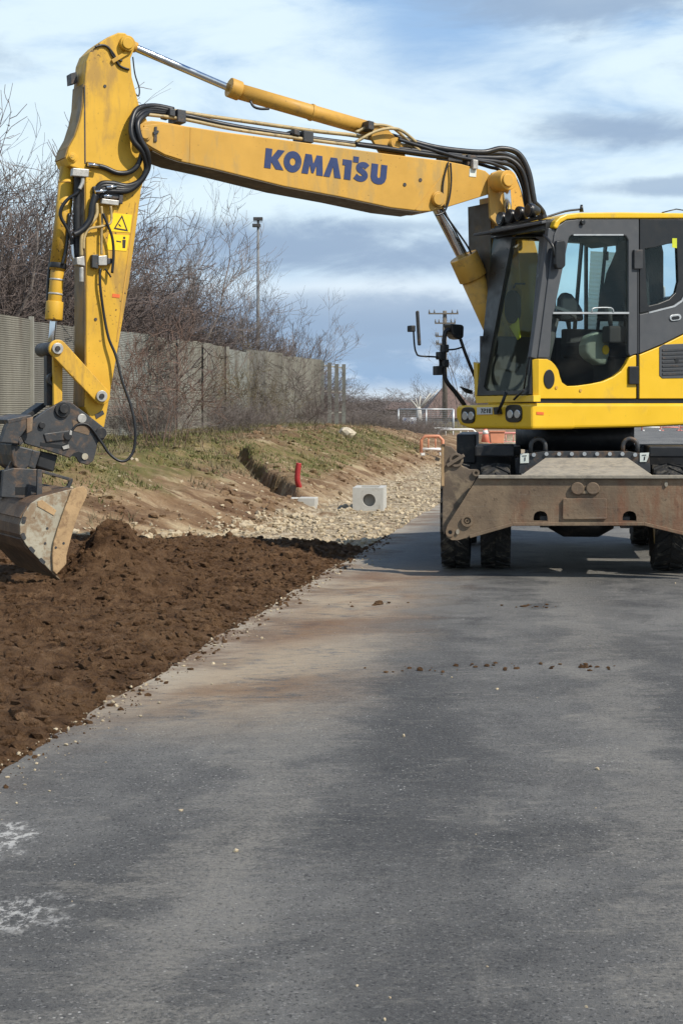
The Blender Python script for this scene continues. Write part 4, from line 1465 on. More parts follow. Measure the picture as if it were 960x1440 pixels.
def LP(x, y):
    s_, t_ = x / 172.0, y / 27.0
    px = (q00[0] * (1 - s_) + q10[0] * s_) * (1 - t_) + (q01[0] * (1 - s_) + q11[0] * s_) * t_
    py = (q00[1] * (1 - s_) + q10[1] * s_) * (1 - t_) + (q01[1] * (1 - s_) + q11[1] * s_) * t_
    return (px, py)


lt = MB()
def letter(pts, hole=None):
    plate([LP(*p) for p in pts], 0.2045, 0.2005, [[LP(*p) for p in hole]] if hole else None, lt)


letter([(0, 0), (9.2, 0), (9.2, 9.5), (16.5, 0), (27.5, 0), (18.2, 13.2), (27, 27), (17, 27), (9.2, 15.5), (9.2, 27), (0, 27)])
el_ = lambda cx, cy, rx, ry, n=28: [(cx + rx * math.cos(6.2832 * i / n), cy + ry * math.sin(6.2832 * i / n)) for i in range(n)]
letter(el_(39.3, 13.5, 12.6, 14.6), el_(39.3, 13.5, 4.0, 5.2, 20))
letter([(53, 0), (56.4, 27), (65.2, 27), (68.6, 14.5), (72.2, 27), (80.2, 27), (83.4, 0), (74.2, 0), (73.2, 13), (70.0, 2), (67, 2), (63.6, 13), (62.2, 0)])
letter([(84.2, 0), (92.2, 27), (101.2, 27), (109, 0), (99.8, 0), (96.6, 15), (93.2, 0)])
letter([(109.5, 27), (122.5, 27), (122.5, 0), (113.2, 0), (113.2, 19), (109.5, 19)])
letter([(124, 25), (131.8, 25), (131.8, 33), (124, 33)])
cs_ = [Vector((p[0], p[1], 0)) for p in ((144.6, 20.4), (141.2, 23.0), (136.6, 22.8), (133.0, 20.0), (133.8, 16.4), (138.0, 14.0), (141.6, 11.2), (142.4, 7.2), (138.6, 4.0), (133.2, 4.0), (128.4, 6.6))]
cs_ = catmull(cs_, 5)
lf, rg = [], []
for i, p in enumerate(cs_):
    td = (cs_[min(i + 1, len(cs_) - 1)] - cs_[max(i - 1, 0)]).normalized()
    nn_ = Vector((-td.y, td.x, 0)) * 3.9
    lf.append((p.x + nn_.x, p.y + nn_.y)); rg.append((p.x - nn_.x, p.y - nn_.y))
for i in range(len(cs_) - 1):
    letter([lf[i], lf[i + 1], rg[i + 1], rg[i]])
letter([(150.4, 27), (159.6, 27), (159.6, 11), (160.4, 8.8), (161.8, 8.2), (163.2, 8.8), (164, 11), (164, 27), (172.6, 27), (172.6, 9), (170.8, 3.6), (167, 0.4), (161.6, -0.6), (156.2, 0.4), (152.2, 3.6), (150.4, 9)])
lt.build('lettering', 'letter_blue', boom)

# ---- arm
AR = [(122, 86), (127, 73), (139, 61), (152, 52), (167, 45.5), (176, 46), (188, 56), (190, 68), (184, 82), (186, 108), (196, 147), (207, 168), (213, 190), (212, 215), (205, 245), (199, 266), (182, 398), (151, 579),
      (147, 601), (140, 604), (128, 590), (119.5, 572), (121.5, 517), (121.5, 380), (120.5, 242), (110, 237), (98, 233), (93, 222), (97, 208), (106, 192), (113, 170), (117, 150), (119, 118)]
arm = plate(AR, 0.15, -0.15).build('arm', 'arm_yellow', EX, bevel=0.01)
skin([(119, 118), (117, 150), (113, 170), (106, 192), (97, 208), (93, 222)], 0.14, -0.14, UNDER, 'outer_face_shade_grime', 'grime_shade_arm', arm)
skin([(120.5, 242), (121.5, 380), (121.5, 517), (119.5, 572)], 0.14, -0.14, UNDER, 'outer_face_shade_grime', 'grime_shade_arm', arm)
plate([(118.5, 120), (120.3, 120), (121, 230), (119.2, 230)], 0.1535, 0.1505).build('weld_seam', 'steel_dark', arm)
plate([(190.5, 285), (192.2, 285.3), (165.5, 480), (163.8, 480)], 0.1535, 0.1505).build('weld_seam', 'cyl_yellow', arm)
m_ = MB(); pin(180.5, 60.5, 0.20, 0.15, 11, m_); pin(180.5, 60.5, 0.215, 0.195, 8, m_)
m_.build('arm_cylinder_pin', 'arm_yellow', arm, bevel=0.005)
m_ = MB(); pin(103, 221, 0.17, 0.15, 6.5, m_); pin(103, 221, 0.185, 0.165, 4.2, m_)
m_.build('bucket_cylinder_pin', 'arm_yellow', arm, bevel=0.004)
plate([(157, 84), (178, 71), (181, 76), (160, 89)], 0.175, 0.15).build('pin_retainer', 'arm_yellow', arm, bevel=0.004)
m_ = MB(); pin(144, 557, 0.20, 0.15, 10, m_)
m_.build('link_pin', 'arm_yellow', arm)
plate([(155, 299), (186, 302), (183, 327), (152, 325)], 0.1535, 0.151).build('warning_sticker', 'sticker_yellow', arm)
plate([(153, 329), (182, 331), (178, 353), (150, 351)], 0.1535, 0.151).build('warning_sticker', 'sticker_yellow', arm)
m_ = MB()
plate([(172, 302), (180.5, 325.5), (160, 322)], 0.1550, 0.1536, [[(171.6, 306.2), (177.6, 322.8), (163.2, 320.2)]], m_)
plate([(166.5, 315), (169, 315.5), (171, 319), (168, 318)], 0.1550, 0.1536, mb=m_)
pin(175, 334.5, 0.1550, 0.1536, 1.9, m_, 10)
plate([(172.4, 337), (177.2, 337.4), (176.4, 349), (172.6, 348.8)], 0.1550, 0.1536, mb=m_)
plate([(164, 338), (171, 339.4), (171, 341), (164, 340)], 0.1550, 0.1536, mb=m_)
m_.build('warning_pictogram', 'ink', arm)
plate([(158.5, 413), (169, 414), (168.5, 419), (158, 418)], 0.1535, 0.151).build('orange_marker', 'orange_mark', arm)
plate([(134, 583), (145, 577), (147, 582), (136, 589)], 0.156, 0.15).build('slot', 'steel_dark', arm)
for (px, py) in ((135, 449), (148, 121)):
    pin(px, py, 0.156, 0.15, 2.2).build('bolt', 'steel_dark', arm)

# ---- arm cylinder along the top
def cylr(name, pts, v, segs_, parent):
    """cylinder as stacked stages: (photo start, photo end, radius px, material, part name)"""
    for (p0, p1, r_, mt, nm) in segs_:
        a, b_ = SP(*p0, v), SP(*p1, v)
        rr = r_ * a.y / F
        MB().cyl(a, b_, rr, rr, 24).build(nm, mt, parent, bevel=0.006)


acyl = MB().cyl(SP(334, 128, 0), SP(538, 187, 0), 11.5 * 14 / F, 10.8 * 14.6 / F, 24).build('arm_cylinder', 'cyl_yellow', EX)
cylr('x', None, 0, [((183, 64), (330, 127), 5.4, 'chrome', 'rod'), ((322, 122.5), (337, 128.2), 14, 'cyl_yellow', 'gland'), ((436, 157.5), (440, 158.7), 12.2, 'cyl_yellow', 'band'), ((181, 62), (192, 67.5), 7.5, 'cyl_yellow', 'rod_eye')], acyl)
m_ = MB(); plate([(526, 176), (545, 181), (568, 205), (570, 220), (534, 214), (522, 194)], 0.10, 0.06, mb=m_); plate([(526, 176), (545, 181), (568, 205), (570, 220), (534, 214), (522, 194)], -0.06, -0.10, mb=m_)
m_.build('cylinder_bracket', 'boom_yellow', boom, bevel=0.006)
m_ = MB(); pin(557, 201, 0.16, -0.12, 8, m_)
m_.build('bracket_pin', 'cyl_yellow', boom)
m_ = MB(); m_.tube([SP(352, 142, 0.07), SP(357, 150, 0.09), SP(366, 153, 0.09), SP(378, 153, 0.08)], 0.012, 8, True, 5)
m_.build('grease_line', 'hose', acyl)

# ---- lift cylinder under the boom, base boom, adjusting cylinder
lcyl = MB().cyl(SP(655, 370, 0), SP(735, 545, 0), 17.5 * 15.2 / F, 17.5 * 15.4 / F, 24).build('lift_cylinder', 'cyl_yellow', EX)
cylr('x', None, 0, [((610, 283), (661, 382), 8.2, 'chrome', 'rod'), ((651, 360), (665, 391), 20.5, 'cyl_yellow', 'gland')], lcyl)
hose([(618, 292), (640, 322), (660, 352), (668, 380)], 0.09, 1.5, 'grease_line', lcyl)
BB = [(688, 277), (705, 277), (738, 290), (768, 400), (778, 520), (730, 565), (704, 520), (696, 420), (691, 340)]
bb = plate(BB, -0.02, -0.215).build('base_boom', 'boom_yellow', EX, bevel=0.01)
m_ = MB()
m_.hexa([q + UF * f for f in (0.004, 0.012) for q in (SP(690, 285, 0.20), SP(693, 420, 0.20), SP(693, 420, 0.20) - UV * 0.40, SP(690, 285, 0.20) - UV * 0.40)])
m_.build('front_shade_grime', 'grime_shade', bb)  # thin dark sheet: dirt and deep shade painted over the base boom's front
BP = [(687, 252), (692, 243), (702, 239), (714, 241), (725, 250), (732, 268), (738, 298), (742, 318), (700, 318), (689, 306)]
for v0 in (0.25, -0.217):
    plate(BP, v0, v0 - 0.033).build('cheek_plate', 'boom_yellow', bb, bevel=0.006)
m_ = MB(); pin(715, 253, 0.46, 0.25, 14, m_, 28); pin(715, 253, 0.485, 0.455, 9, m_, 24)
m_.build('boom_pin', 'boom_yellow', bb, bevel=0.008)
acl = MB().cyl(SP(711, 262, 0.37), SP(715, 318, 0.24), 6.0 * 15.2 / F, None, 20).build('adjusting_cylinder', 'chrome', EX)
MB().cyl(SP(715, 312, 0.25), SP(724, 420, 0.08), 10 * 15.2 / F, None, 20).build('barrel', 'cyl_yellow', acl)

# ---- hoses and pipes along the boom
hs = hose([(206, 156), (260, 163), (330, 178), (440, 195), (520, 205), (600, 214), (655, 224)], [0.10] * 7, 4.0, 'boom_hoses', EX)
hose([(214, 150), (270, 160), (340, 170), (440, 184), (500, 191), (560, 203), (640, 216), (668, 220)], [0.02] * 8, 3.0, 'pipe', hs, 'pipe_yellow')
hose([(206, 161), (260, 168), (330, 182), (430, 196), (500, 205)], [0.16] * 5, 2.6, 'pipe', hs, 'pipe_yellow')
hose([(500, 186), (525, 176), (552, 180), (575, 200), (590, 212)], [0.11] * 5, 2.4, 'pipe', hs, 'pipe_yellow')
hose([(500, 200), (530, 184), (560, 182), (585, 200)], [0.16] * 4, 2.4, 'pipe', hs, 'pipe_yellow')
for k_, (o1, o2, v_) in enumerate(((0, 0, 0.10), (4, 3, 0.18), (-4, -3, 0.02), (7, 6, 0.23))):
    hose([(240 - o1, 156 + o2 * 0.6), (215 - o2 * 0.3, 152 + o2), (196 + o2, 157 + o2), (188 + o1 * 0.8, 175), (191 + o1, 196), (203 + o1 * 0.6, 214), (207 + o1 * 0.2, 236), (198 - o1 * 0.2, 254 + o2 * 0.3), (180, 264 + o1 * 0.6), (158, 262 + o1), (142, 263 + o1), (133, 276 + o1)],
         [0.10, 0.12, 0.17 + k_ * 0.012, 0.22 + k_ * 0.014, 0.24 + k_ * 0.014, 0.24 + k_ * 0.012, 0.22, 0.21, 0.20, 0.19, 0.18, 0.17], 4.0, 'hose', hs)
hose([(200, 215), (194, 232), (182, 242), (165, 243), (148, 236), (136, 233), (122, 231)], [0.2, 0.2, 0.19, 0.18, 0.17, 0.17, 0.16], 3.6, 'hose', hs)
hose([(545, 190), (575, 198), (610, 207), (645, 212), (680, 214), (705, 209), (728, 216), (742, 240), (749, 275), (752, 296)], [0.05, 0.05, 0.08, 0.1, 0.12, 0.15, 0.18, 0.22, 0.25, 0.25], 4.6, 'hose', hs)
hose([(520, 205), (560, 212), (610, 219), (650, 221), (690, 222), (715, 224), (733, 240), (742, 270), (745, 300)], [0.14, 0.14, 0.14, 0.14, 0.14, 0.16, 0.2, 0.22, 0.25], 4.2, 'hose', hs)
hose([(500, 203), (545, 209), (600, 217), (660, 224), (700, 228), (722, 236), (735, 262), (741, 300)], [0.17] * 8, 3.6, 'hose', hs)
hose([(560, 196), (592, 206), (640, 220), (672, 226), (695, 231), (718, 243), (730, 268), (737, 300)], [0.19] * 8, 2.8, 'hose', hs)
hose([(640, 222), (668, 229), (688, 235), (702, 240), (716, 262), (724, 292)], [0.0] * 6, 2.8, 'hose', hs)
hose([(676, 218), (704, 216), (730, 228), (744, 262), (748, 300)], [-0.08] * 5, 4.0, 'hose', hs)
for dx_, v_ in ((0, 0.24), (7, 0.27), (3, 0.2)):
    hose([(745 + dx_, 285), (752 + dx_, 292), (757 + dx_, 300), (758 + dx_, 312)], v_, 3.6, 'hose', hs)
m_ = MB()
for (px, py, w2, h2) in ((256, 163, 6, 10), (243, 158, 4, 6), (434, 192, 7, 9), (522, 176, 4, 7), (664, 226, 7, 9), (640, 221, 10, 7), (418, 186, 4, 5)):
    plate([(px - w2, py - h2), (px + w2, py - h2 + 2), (px + w2, py + h2), (px - w2, py + h2 - 2)], 0.19, -0.04, mb=m_)
m_.build('hose_clamp', 'steel_dark', hs, bevel=0.006)
plate([(665, 224), (672, 225), (672, 238), (665, 237)], 0.24, 0.19).build('junction_block', 'valve_grey', hs, bevel=0.006)
hose([(630, 228), (624, 250), (622, 270), (624, 292)], 0.215, 1.3, 'cable', hs)
hose([(633, 229), (634, 255), (631, 280), (624, 298), (612, 303)], 0.225, 1.5, 'cable', hs)
hose([(187, 80), (190, 104), (196, 124), (195, 135), (189, 130)], 0.0, 1.0, 'cable', hs)
hose([(134, 66), (148, 64), (160, 76), (168, 92), (182, 98)], 0.162, 1.6, 'cable', hs)
hose([(139, 63), (152, 66), (160, 80), (172, 86)], 0.162, 1.4, 'cable', hs)
m_ = MB(); plate([(100, 103), (108, 101), (109, 116), (101, 118)], 0.0, -0.12, mb=m_)
m_.build('hose_clamp', 'steel_dark', arm)

# ---- valve blocks and lines on the arm
vb = MB()
plate([(103, 236), (126, 238), (125, 249), (102, 247)], 0.21, 0.15, mb=vb)
vb = vb.build('arm_valves', 'valve_grey', EX, bevel=0.006)
plate([(144, 279), (168, 282), (167, 289), (143, 286)], 0.22, 0.152).build('valve_block', 'valve_grey', vb, bevel=0.005)
plate([(108, 362), (119, 360), (120, 374), (109, 372)], 0.22, 0.1).build('valve_block', 'valve_grey', vb, bevel=0.005)
plate([(139, 360), (151, 359), (151, 373), (139, 373)], 0.22, 0.152).build('valve_block', 'valve_grey', vb, bevel=0.005)
m_ = MB()
plate([(130, 358), (139, 358), (139, 378), (130, 376)], 0.21, 0.152, mb=m_)
plate([(151, 362), (160, 364), (160, 370), (151, 372)], 0.20, 0.152, mb=m_)
plate([(131, 262), (160, 258), (176, 266), (172, 280), (134, 278)], 0.19, 0.152, mb=m_)
plate([(168, 274), (174, 274), (173, 287), (167, 286)], 0.20, 0.152, mb=m_)
m_.build('valve_body', 'steel_dark', vb, bevel=0.006)
m_ = MB()
for (x0, y0, x1, y1) in ((134, 270, 150, 268), (146, 276, 158, 276), (150, 264, 164, 262), (124, 231, 140, 233)):
    m_.cyl(SP(x0, y0, 0.215), SP(x1, y1, 0.215), 0.016, None, 8)
m_.build('fitting', 'chrome', vb)
hose([(136, 286), (136, 302), (128, 314), (118, 324), (115, 336), (115, 360)], 0.19, 2.6, 'pipe', vb, 'pipe_yellow')
hose([(143, 290), (144, 310), (143, 332), (143, 358)], 0.19, 1.8, 'pipe', vb, 'pipe_yellow')
hose([(156, 290), (157, 306), (154, 315), (140, 319), (126, 322), (119, 334), (118, 350)], 0.20, 1.8, 'pipe', vb, 'pipe_yellow')
hose([(145, 300), (152, 317), (158, 334), (160, 356), (158, 384)], 0.22, 1.9, 'hose', vb)
hose([(134, 274), (130, 290), (128, 306), (121, 318), (112, 326), (104, 330)], 0.20, 4.4, 'hose', vb)
hose([(116, 262), (108, 272), (96, 280), (87, 292), (86, 305), (94, 320), (100, 334), (102, 344)], [0.17, 0.16, 0.14, 0.13, 0.12, 0.12, 0.12, 0.12], 2.4, 'hose', vb)
hose([(117, 250), (116, 258), (112, 266)], 0.18, 2.6, 'hose', vb, 'valve_grey')
hose([(110, 240), (109, 290), (109, 362)], 0.10, 5.5, 'hose', vb, 'steel_black')
hose([(102, 342), (103, 360), (104, 366)], 0.12, 2.2, 'fitting', vb, 'chrome')
hose([(115, 376), (115, 394), (115, 396)], 0.19, 3.0, 'fitting', vb, 'valve_grey')
hose([(141, 378), (141, 400), (146, 440), (153, 475), (163, 500), (172, 536), (184, 570), (190, 600), (189, 630), (180, 646), (168, 648), (154, 638), (143, 622), (132, 606), (122, 597), (108, 598), (99, 610)],
     [0.19, 0.19, 0.18, 0.2, 0.22, 0.25, 0.28, 0.3, 0.3, 0.3, 0.29, 0.27, 0.26, 0.25, 0.24, 0.235, 0.23], 1.9, 'dangling_hose', vb)
hose([(148, 378), (154, 386), (156, 390)], 0.2, 1.2, 'hose', vb)

# ---- bucket cylinder and links
bc = MB().cyl(SP(96, 236, 0), SP(81, 380, 0), 11.0 * 13.7 / F, 11.0 * 13.7 / F, 24).build('bucket_cylinder', 'arm_yellow', EX)
cylr('x', None, 0, [((81.5, 376), (77, 430), 9.6, 'arm_yellow', 'barrel'), ((77.5, 424), (75.8, 450), 12.2, 'arm_yellow', 'gland'), ((76, 445), (72.5, 482), 4.8, 'chrome', 'rod'),
                    ((82.5, 370), (81.5, 378), 12.0, 'steel_black', 'band'), ((80.5, 392), (80.2, 395), 10.4, 'valve_grey', 'clip'), ((78.6, 412), (78.3, 415), 10.4, 'valve_grey', 'clip'), ((94.0, 256), (93.8, 259), 11.6, 'cyl_yellow', 'band')], bc)
hose([(84, 262), (80, 300), (76, 340), (69, 385), (67, 430)], -0.05, 2.2, 'hose', bc)
hose([(98, 300), (94, 345), (88, 372)], 0.08, 2.2, 'hose', bc)
lk = plate(caps((82, 490), (144, 557), 12.5, 11.5), 0.235, 0.195).build('bucket_links', 'arm_yellow', EX, bevel=0.006)
plate(caps((82, 490), (144, 557), 12.5, 11.5), -0.195, -0.235).build('far_link', 'arm_yellow', lk, bevel=0.006)
m_ = MB(); pin(82, 490, 0.26, 0.235, 8, m_); pin(144, 557, 0.26, 0.235, 8, m_)
m_.build('link_pin', 'valve_grey', lk, bevel=0.004)
m_ = MB(); pin(82, 490, 0.272, 0.255, 3.6, m_); pin(144, 557, 0.272, 0.255, 3.6, m_)
m_.build('pin_head', 'steel_black', lk)
m_ = MB(); pin(82, 490, 0.19, -0.28, 10, m_)
m_.build('cross_pin', 'steel_dark', lk)
plate([(75, 492), (89, 494), (88, 574), (76, 574)], 0.12, 0.08).build('push_link', 'arm_yellow', lk, bevel=0.006)
plate([(70, 492), (84, 494), (84, 574), (72, 574)], -0.08, -0.13).build('push_link', 'arm_yellow', lk, bevel=0.006)
m_ = MB(); m_.ring(SP(73, 533, 0.02), UV, 0.055, 0.03, 0.06); plate([(66, 500), (78, 500), (74, 570), (66, 570)], 0.02, -0.06, mb=m_)
m_.build('link_eye', 'steel_dark', lk)

# ---- coupler and tilt head
CO = [(50, 588), (68, 575), (89, 563.5), (100, 565), (113, 575), (130, 588), (147, 601.5), (150, 611), (146, 619), (138, 622), (135, 636), (132, 648), (124, 654), (113, 651), (108, 643), (103, 640), (99, 644), (80, 638), (60, 631), (36, 624), (29, 613), (40, 599)]
cp_ = plate(CO, 0.235, 0.195).build('coupler', 'steel_dark', EX, bevel=0.006)
plate(CO, -0.195, -0.235).build('far_cheek', 'steel_dark', cp_, bevel=0.006)
m_ = MB()
for (px, py, r_, v1) in ((89, 576, 11, 0.26), (91, 575, 6.5, 0.285), (60, 598, 4.5, 0.26), (96, 613, 6, 0.26), (143, 609, 8, 0.255)):
    pin(px, py, v1, 0.235, r_, m_)
m_.build('coupler_pin', 'steel_black', cp_, bevel=0.004)
pin(116, 588.5, 0.25, 0.235, 6.5).build('bright_pin', 'valve_grey', cp_, bevel=0.003)
pin(120, 642, 0.246, 0.235, 4.6).build('bright_pin', 'bucket_side', cp_)
m_ = MB(); plate([(99, 643), (104, 637), (111, 635), (118, 638), (116, 648), (112, 650), (108, 643), (103, 641)], 0.2375, 0.2355, mb=m_)
plate([(57, 622), (88, 626), (96, 622), (97, 628), (88, 631), (57, 627)], 0.2375, 0.2355, mb=m_)
m_.build('hook_opening', 'cab_black', cp_)
m_ = MB(); plate([(62, 610), (98, 605), (99, 618), (66, 622)], 0.25, 0.235, mb=m_)
m_.build('hydraulic_cover', 'steel_dark', cp_, bevel=0.006)
m_ = MB(); plate([(99, 605), (102, 606), (101, 612), (98, 611)], 0.262, 0.25, mb=m_); plate([(88, 628), (97, 625), (98, 630), (90, 632)], 0.25, 0.235, mb=m_)
m_.build('fitting', 'valve_grey', cp_)
plate([(66, 586), (98, 570), (130, 592), (120, 620), (60, 622), (44, 605)], 0.19, -0.19).build('core_block', 'steel_dark', cp_, bevel=0.01)
plate([(102, 590), (128, 600), (125, 612), (104, 606)], 0.2375, 0.2355).build('worn_patch', 'steel_rust', cp_)
m_ = MB(); plate([(2, 622), (8, 603), (12, 594), (48, 586), (46, 592), (40, 600), (28, 616), (26, 624)], 0.30, 0.24, mb=m_)
plate([(2, 622), (8, 603), (12, 594), (48, 586), (46, 592), (40, 600), (28, 616), (26, 624)], -0.24, -0.34, mb=m_)
plate([(10, 590), (44, 583), (47, 589), (12, 597)], 0.30, -0.34, mb=m_)
plate([(26, 618), (30, 614), (34, 622), (28, 627)], 0.30, -0.34, mb=m_)
m_.build('tilt_bracket', 'steel_dark', cp_, bevel=0.006)
m_ = MB(); plate([(30, 588), (62, 566), (66, 571), (38, 592)], -0.1, -0.3, mb=m_)
m_.build('far_lug', 'steel_black', cp_, bevel=0.006)
plate([(38, 588), (47, 586), (46, 606), (38, 610)], 0.31, 0.28).build('bracket_lug', 'steel_rust', cp_, bevel=0.006)
th_ = plate([(16, 624), (48, 632), (42, 655), (32, 664), (20, 655), (17, 640)], 0.25, -0.25).build('tilt_head', 'steel_dark', EX, bevel=0.012)
plate([(58, 634), (82, 640), (76, 664), (52, 656)], 0.18, -0.2).build('knuckle', 'steel_black', th_, bevel=0.012)
plate([(44, 632), (58, 635), (50, 660), (38, 656)], 0.22, 0.16).build('rib', 'steel_dark', th_, bevel=0.008)
m_ = MB()
plate([(2, 699), (5, 662), (20, 658), (57, 660), (53, 702)], 0.26, 0.21, mb=m_)
plate([(-6, 699), (0, 662), (20, 658), (57, 660), (53, 702)], -0.21, -0.26, mb=m_)
m_.build('adapter_plate', 'steel_dark', th_, bevel=0.006)
m_ = MB()
for v0 in (0.40, -0.36):
    plate([(53, 660), (57, 660), (103, 673), (103, 677), (99, 686), (94, 690), (56, 702), (52, 702)], v0, v0 - 0.03, [[(60, 665), (98, 676), (95, 684), (60, 695)]], m_)
m_.build('adapter_frame', 'steel_dark', th_, bevel=0.004)
m_ = MB(); pin(66, 692, 0.35, -0.35, 8, m_)
m_.build('adapter_pin', 'steel_rust', th_)
m_ = MB()
for k_ in range(4):
    v0 = 0.20 - 0.14 * k_
    plate([(8 + k_ * 3, 662), (18 + k_ * 3, 646), (26 + k_ * 3, 650), (30 + k_ * 3, 662)], v0, v0 - 0.03, mb=m_)
m_.build('tilt_teeth', 'steel_dark', th_)
plate([(22, 685), (40, 685), (38, 696), (22, 696)], 0.262, 0.2605).build('slot', 'cab_black', th_)

# ---- bucket
prof = [(104, 687), (80, 693), (58, 699), (44, 708), (34, 722), (28.5, 738), (29, 752), (37, 766), (50, 781), (64, 795), (77, 809)]
bw0, bw1 = 0.60, -0.62
pin_ = [SP(x, y, bw0) for x, y in prof]
cen = SP(84, 742, bw0)
m_ = MB()
ins = [p + (cen - p).normalized() * 0.025 for p in pin_]
for i in range(len(prof) - 1):
    a0, a1, b1, b0_ = pin_[i], pin_[i + 1], ins[i + 1], ins[i]
    w_ = UV * (bw1 - bw0)
    m_.hexa([a0, a1, b1, b0_, a0 + w_, a1 + w_, b1 + w_, b0_ + w_])
bk = m_.build('bucket', 'bucket_shell', EX)
SPL = prof + [(92, 786), (97, 760), (104, 738), (112, 715), (121, 698), (120, 686)]
plate(SPL, bw0 + 0.022, bw0 + 0.001).build('side_plate', 'bucket_side', bk, bevel=0.004)
plate(SPL, bw1 - 0.001, bw1 - 0.022).build('side_plate', 'bucket_side', bk, bevel=0.004)
SC = [(101, 689), (110, 684.5), (118, 684), (123, 689), (122.5, 698), (112, 720), (105, 740), (99, 762), (94, 782), (94, 793), (80, 808), (75, 803), (74, 780), (76, 762), (82, 742), (91, 716), (98, 698)]
plate(SC, bw0 + 0.05, bw0 + 0.0225).build('side_cutter', 'bucket_tan', bk, bevel=0.006)
plate(SC, bw1 - 0.0225, bw1 - 0.05).build('side_cutter', 'bucket_tan', bk, bevel=0.006)
plate([(53, 705), (60, 703), (80, 718), (76, 725), (53, 712)], bw0 + 0.028, bw0 + 0.0225).build('wear_patch', 'bucket_tan', bk, bevel=0.003)
m_ = MB()
for (x_, y_, r_) in ((34.5, 731, 0.25), (33.8, 754, -0.35), (45.5, 773, -0.75), (60, 789, -0.8)):
    cs1, sn1 = math.cos(r_), math.sin(r_)
    plate([(x_ + a * cs1 - b_ * sn1, y_ + a * sn1 + b_ * cs1) for a, b_ in ((-2.6, -4), (0, -5), (2.6, -4), (2.6, 4), (0, 5), (-2.6, 4))], bw0 + 0.030, bw0 + 0.0225, mb=m_)
for (x_, y_) in ((67, 743), (79, 770), (90, 764), (64, 764)):
    pin(x_, y_, bw0 + 0.026 if x_ < 75 else bw0 + 0.053, bw0 + 0.02, 1.8, m_, 10)
m_.build('slot', 'steel_dark', bk)
m_ = MB()
for f in (0.25, 0.5, 0.78):
    w_ = UV * (bw1 - bw0)
    for i in range(2, 8):
        pass
q0, q1 = SP(77, 809, bw0), SP(84, 818, bw0)
m_.hexa([SP(70, 801, bw0), q0, q0 + UV * (bw1 - bw0), SP(70, 801, bw0) + UV * (bw1 - bw0), SP(74, 800, bw0), SP(86, 816, bw0), SP(86, 816, bw0) + UV * (bw1 - bw0), SP(74, 800, bw0) + UV * (bw1 - bw0)])
m_.build('cutting_edge', 'steel_rust', bk)
m_ = MB()
for (x0, y0, x1, y1) in ((40, 713, 31, 729), (31, 757, 42, 772)):
    pa, pb_ = SP(x0, y0, bw0 - 0.002), SP(x1, y1, bw0 - 0.002)
    n_ = (pa + pb_) / 2 - cen
    n_ = n_.normalized() * 0.018
    w_ = UV * (bw1 - bw0 + 0.004)
    m_.hexa([pa, pb_, pb_ + n_, pa + n_, pa + w_, pb_ + w_, pb_ + n_ + w_, pa + n_ + w_])
m_.build('wear_strip', 'bucket_shell', bk)

# ---- lower body of the upper carriage
LZ0, LZ1 = 1.307, 1.545
fp0 = S(1.374, 1.2, 0)


def FP(px, py, du=0.0):
    return hit(px, py, S(1.374 + du, 0, 0), UF)


body = MB().prism([FP(640, 573), FP(643, 570), FP(746.5, 566.5), FP(747, 604), FP(660, 603), FP(646, 598), FP(640, 588)], UF * -0.5).build('lower_body', 'cab_yellow', EX, bevel=0.03, seg=3)
plate([(748, 567), (1110, 567), (1110, 594), (960, 598), (900, 601), (748, 604)], 1.205, 1.0).build('side_skirt', 'cab_yellow', body, bevel=0.03, seg=3)
MB().hexa([S(u, v, z) for z in (1.33, 1.53) for u, v in ((-1.5, -1.15), (0.2, -1.15), (0.85, 0.98), (-1.5, 0.98))]).build('deck', 'steel_black', body)
MB().hexa([S(u, v, z) for z in (1.547, 1.585) for u, v in ((-1.45, 0.2), (1.33, 0.2), (1.33, 1.18), (-1.45, 1.18))]).build('cab_mount', 'cab_black', body)
m_ = MB()
m_.hexa([S(u, v, z) for z in (1.40, 2.15) for u, v in ((-1.5, -1.18), (0.3, -1.18), (0.3, -0.42), (-1.5, -0.42))])
m_.build('side_housing', 'cab_yellow', body, bevel=0.05)
m_ = MB()
m_.hexa([S(u, v, z) for z in (1.54, 2.62) for u, v in ((-1.5, -0.40), (-0.62, -0.40), (-0.62, 1.10), (-1.5, 1.10))])
m_.build('engine_hood', 'cab_grey', body, bevel=0.05)
hr = MB()
hr.tube([S(-0.66, -0.34, 2.6), S(-0.66, -0.34, 2.80), S(-0.70, -0.34, 2.83), S(-1.40, -0.34, 2.83), S(-1.44, -0.34, 2.80), S(-1.44, -0.34, 2.6)], 0.018, 8)
hr.build('hood_rail', 'galv', body)
MB().tube([S(-0.78, -0.2, 2.6), S(-0.78, -0.2, 2.86), S(-0.78, -0.2, 2.93)], [0.13, 0.13, 0.06], 20).build('exhaust_cap', 'steel_rust', body)
cwp = []
for k_ in range(13):
    a = math.pi * k_ / 12 - math.pi / 2
    cwp.append((-1.5 - 0.75 * math.cos(a) ** 0.6 if math.cos(a) > 0 else -1.5, 1.24 * math.sin(a)))
MB().prism([S(u, v, 1.36) for u, v in cwp], ZZ * 0.84).build('counterweight', 'cab_grey', body, bevel=0.05)
m_ = MB(); c_ = S(0, 0, 1.08)
m_.cyl(c_, c_ + ZZ * 0.25, 0.60, None, 40)
m_.build('swing_ring', 'steel_black', EX)

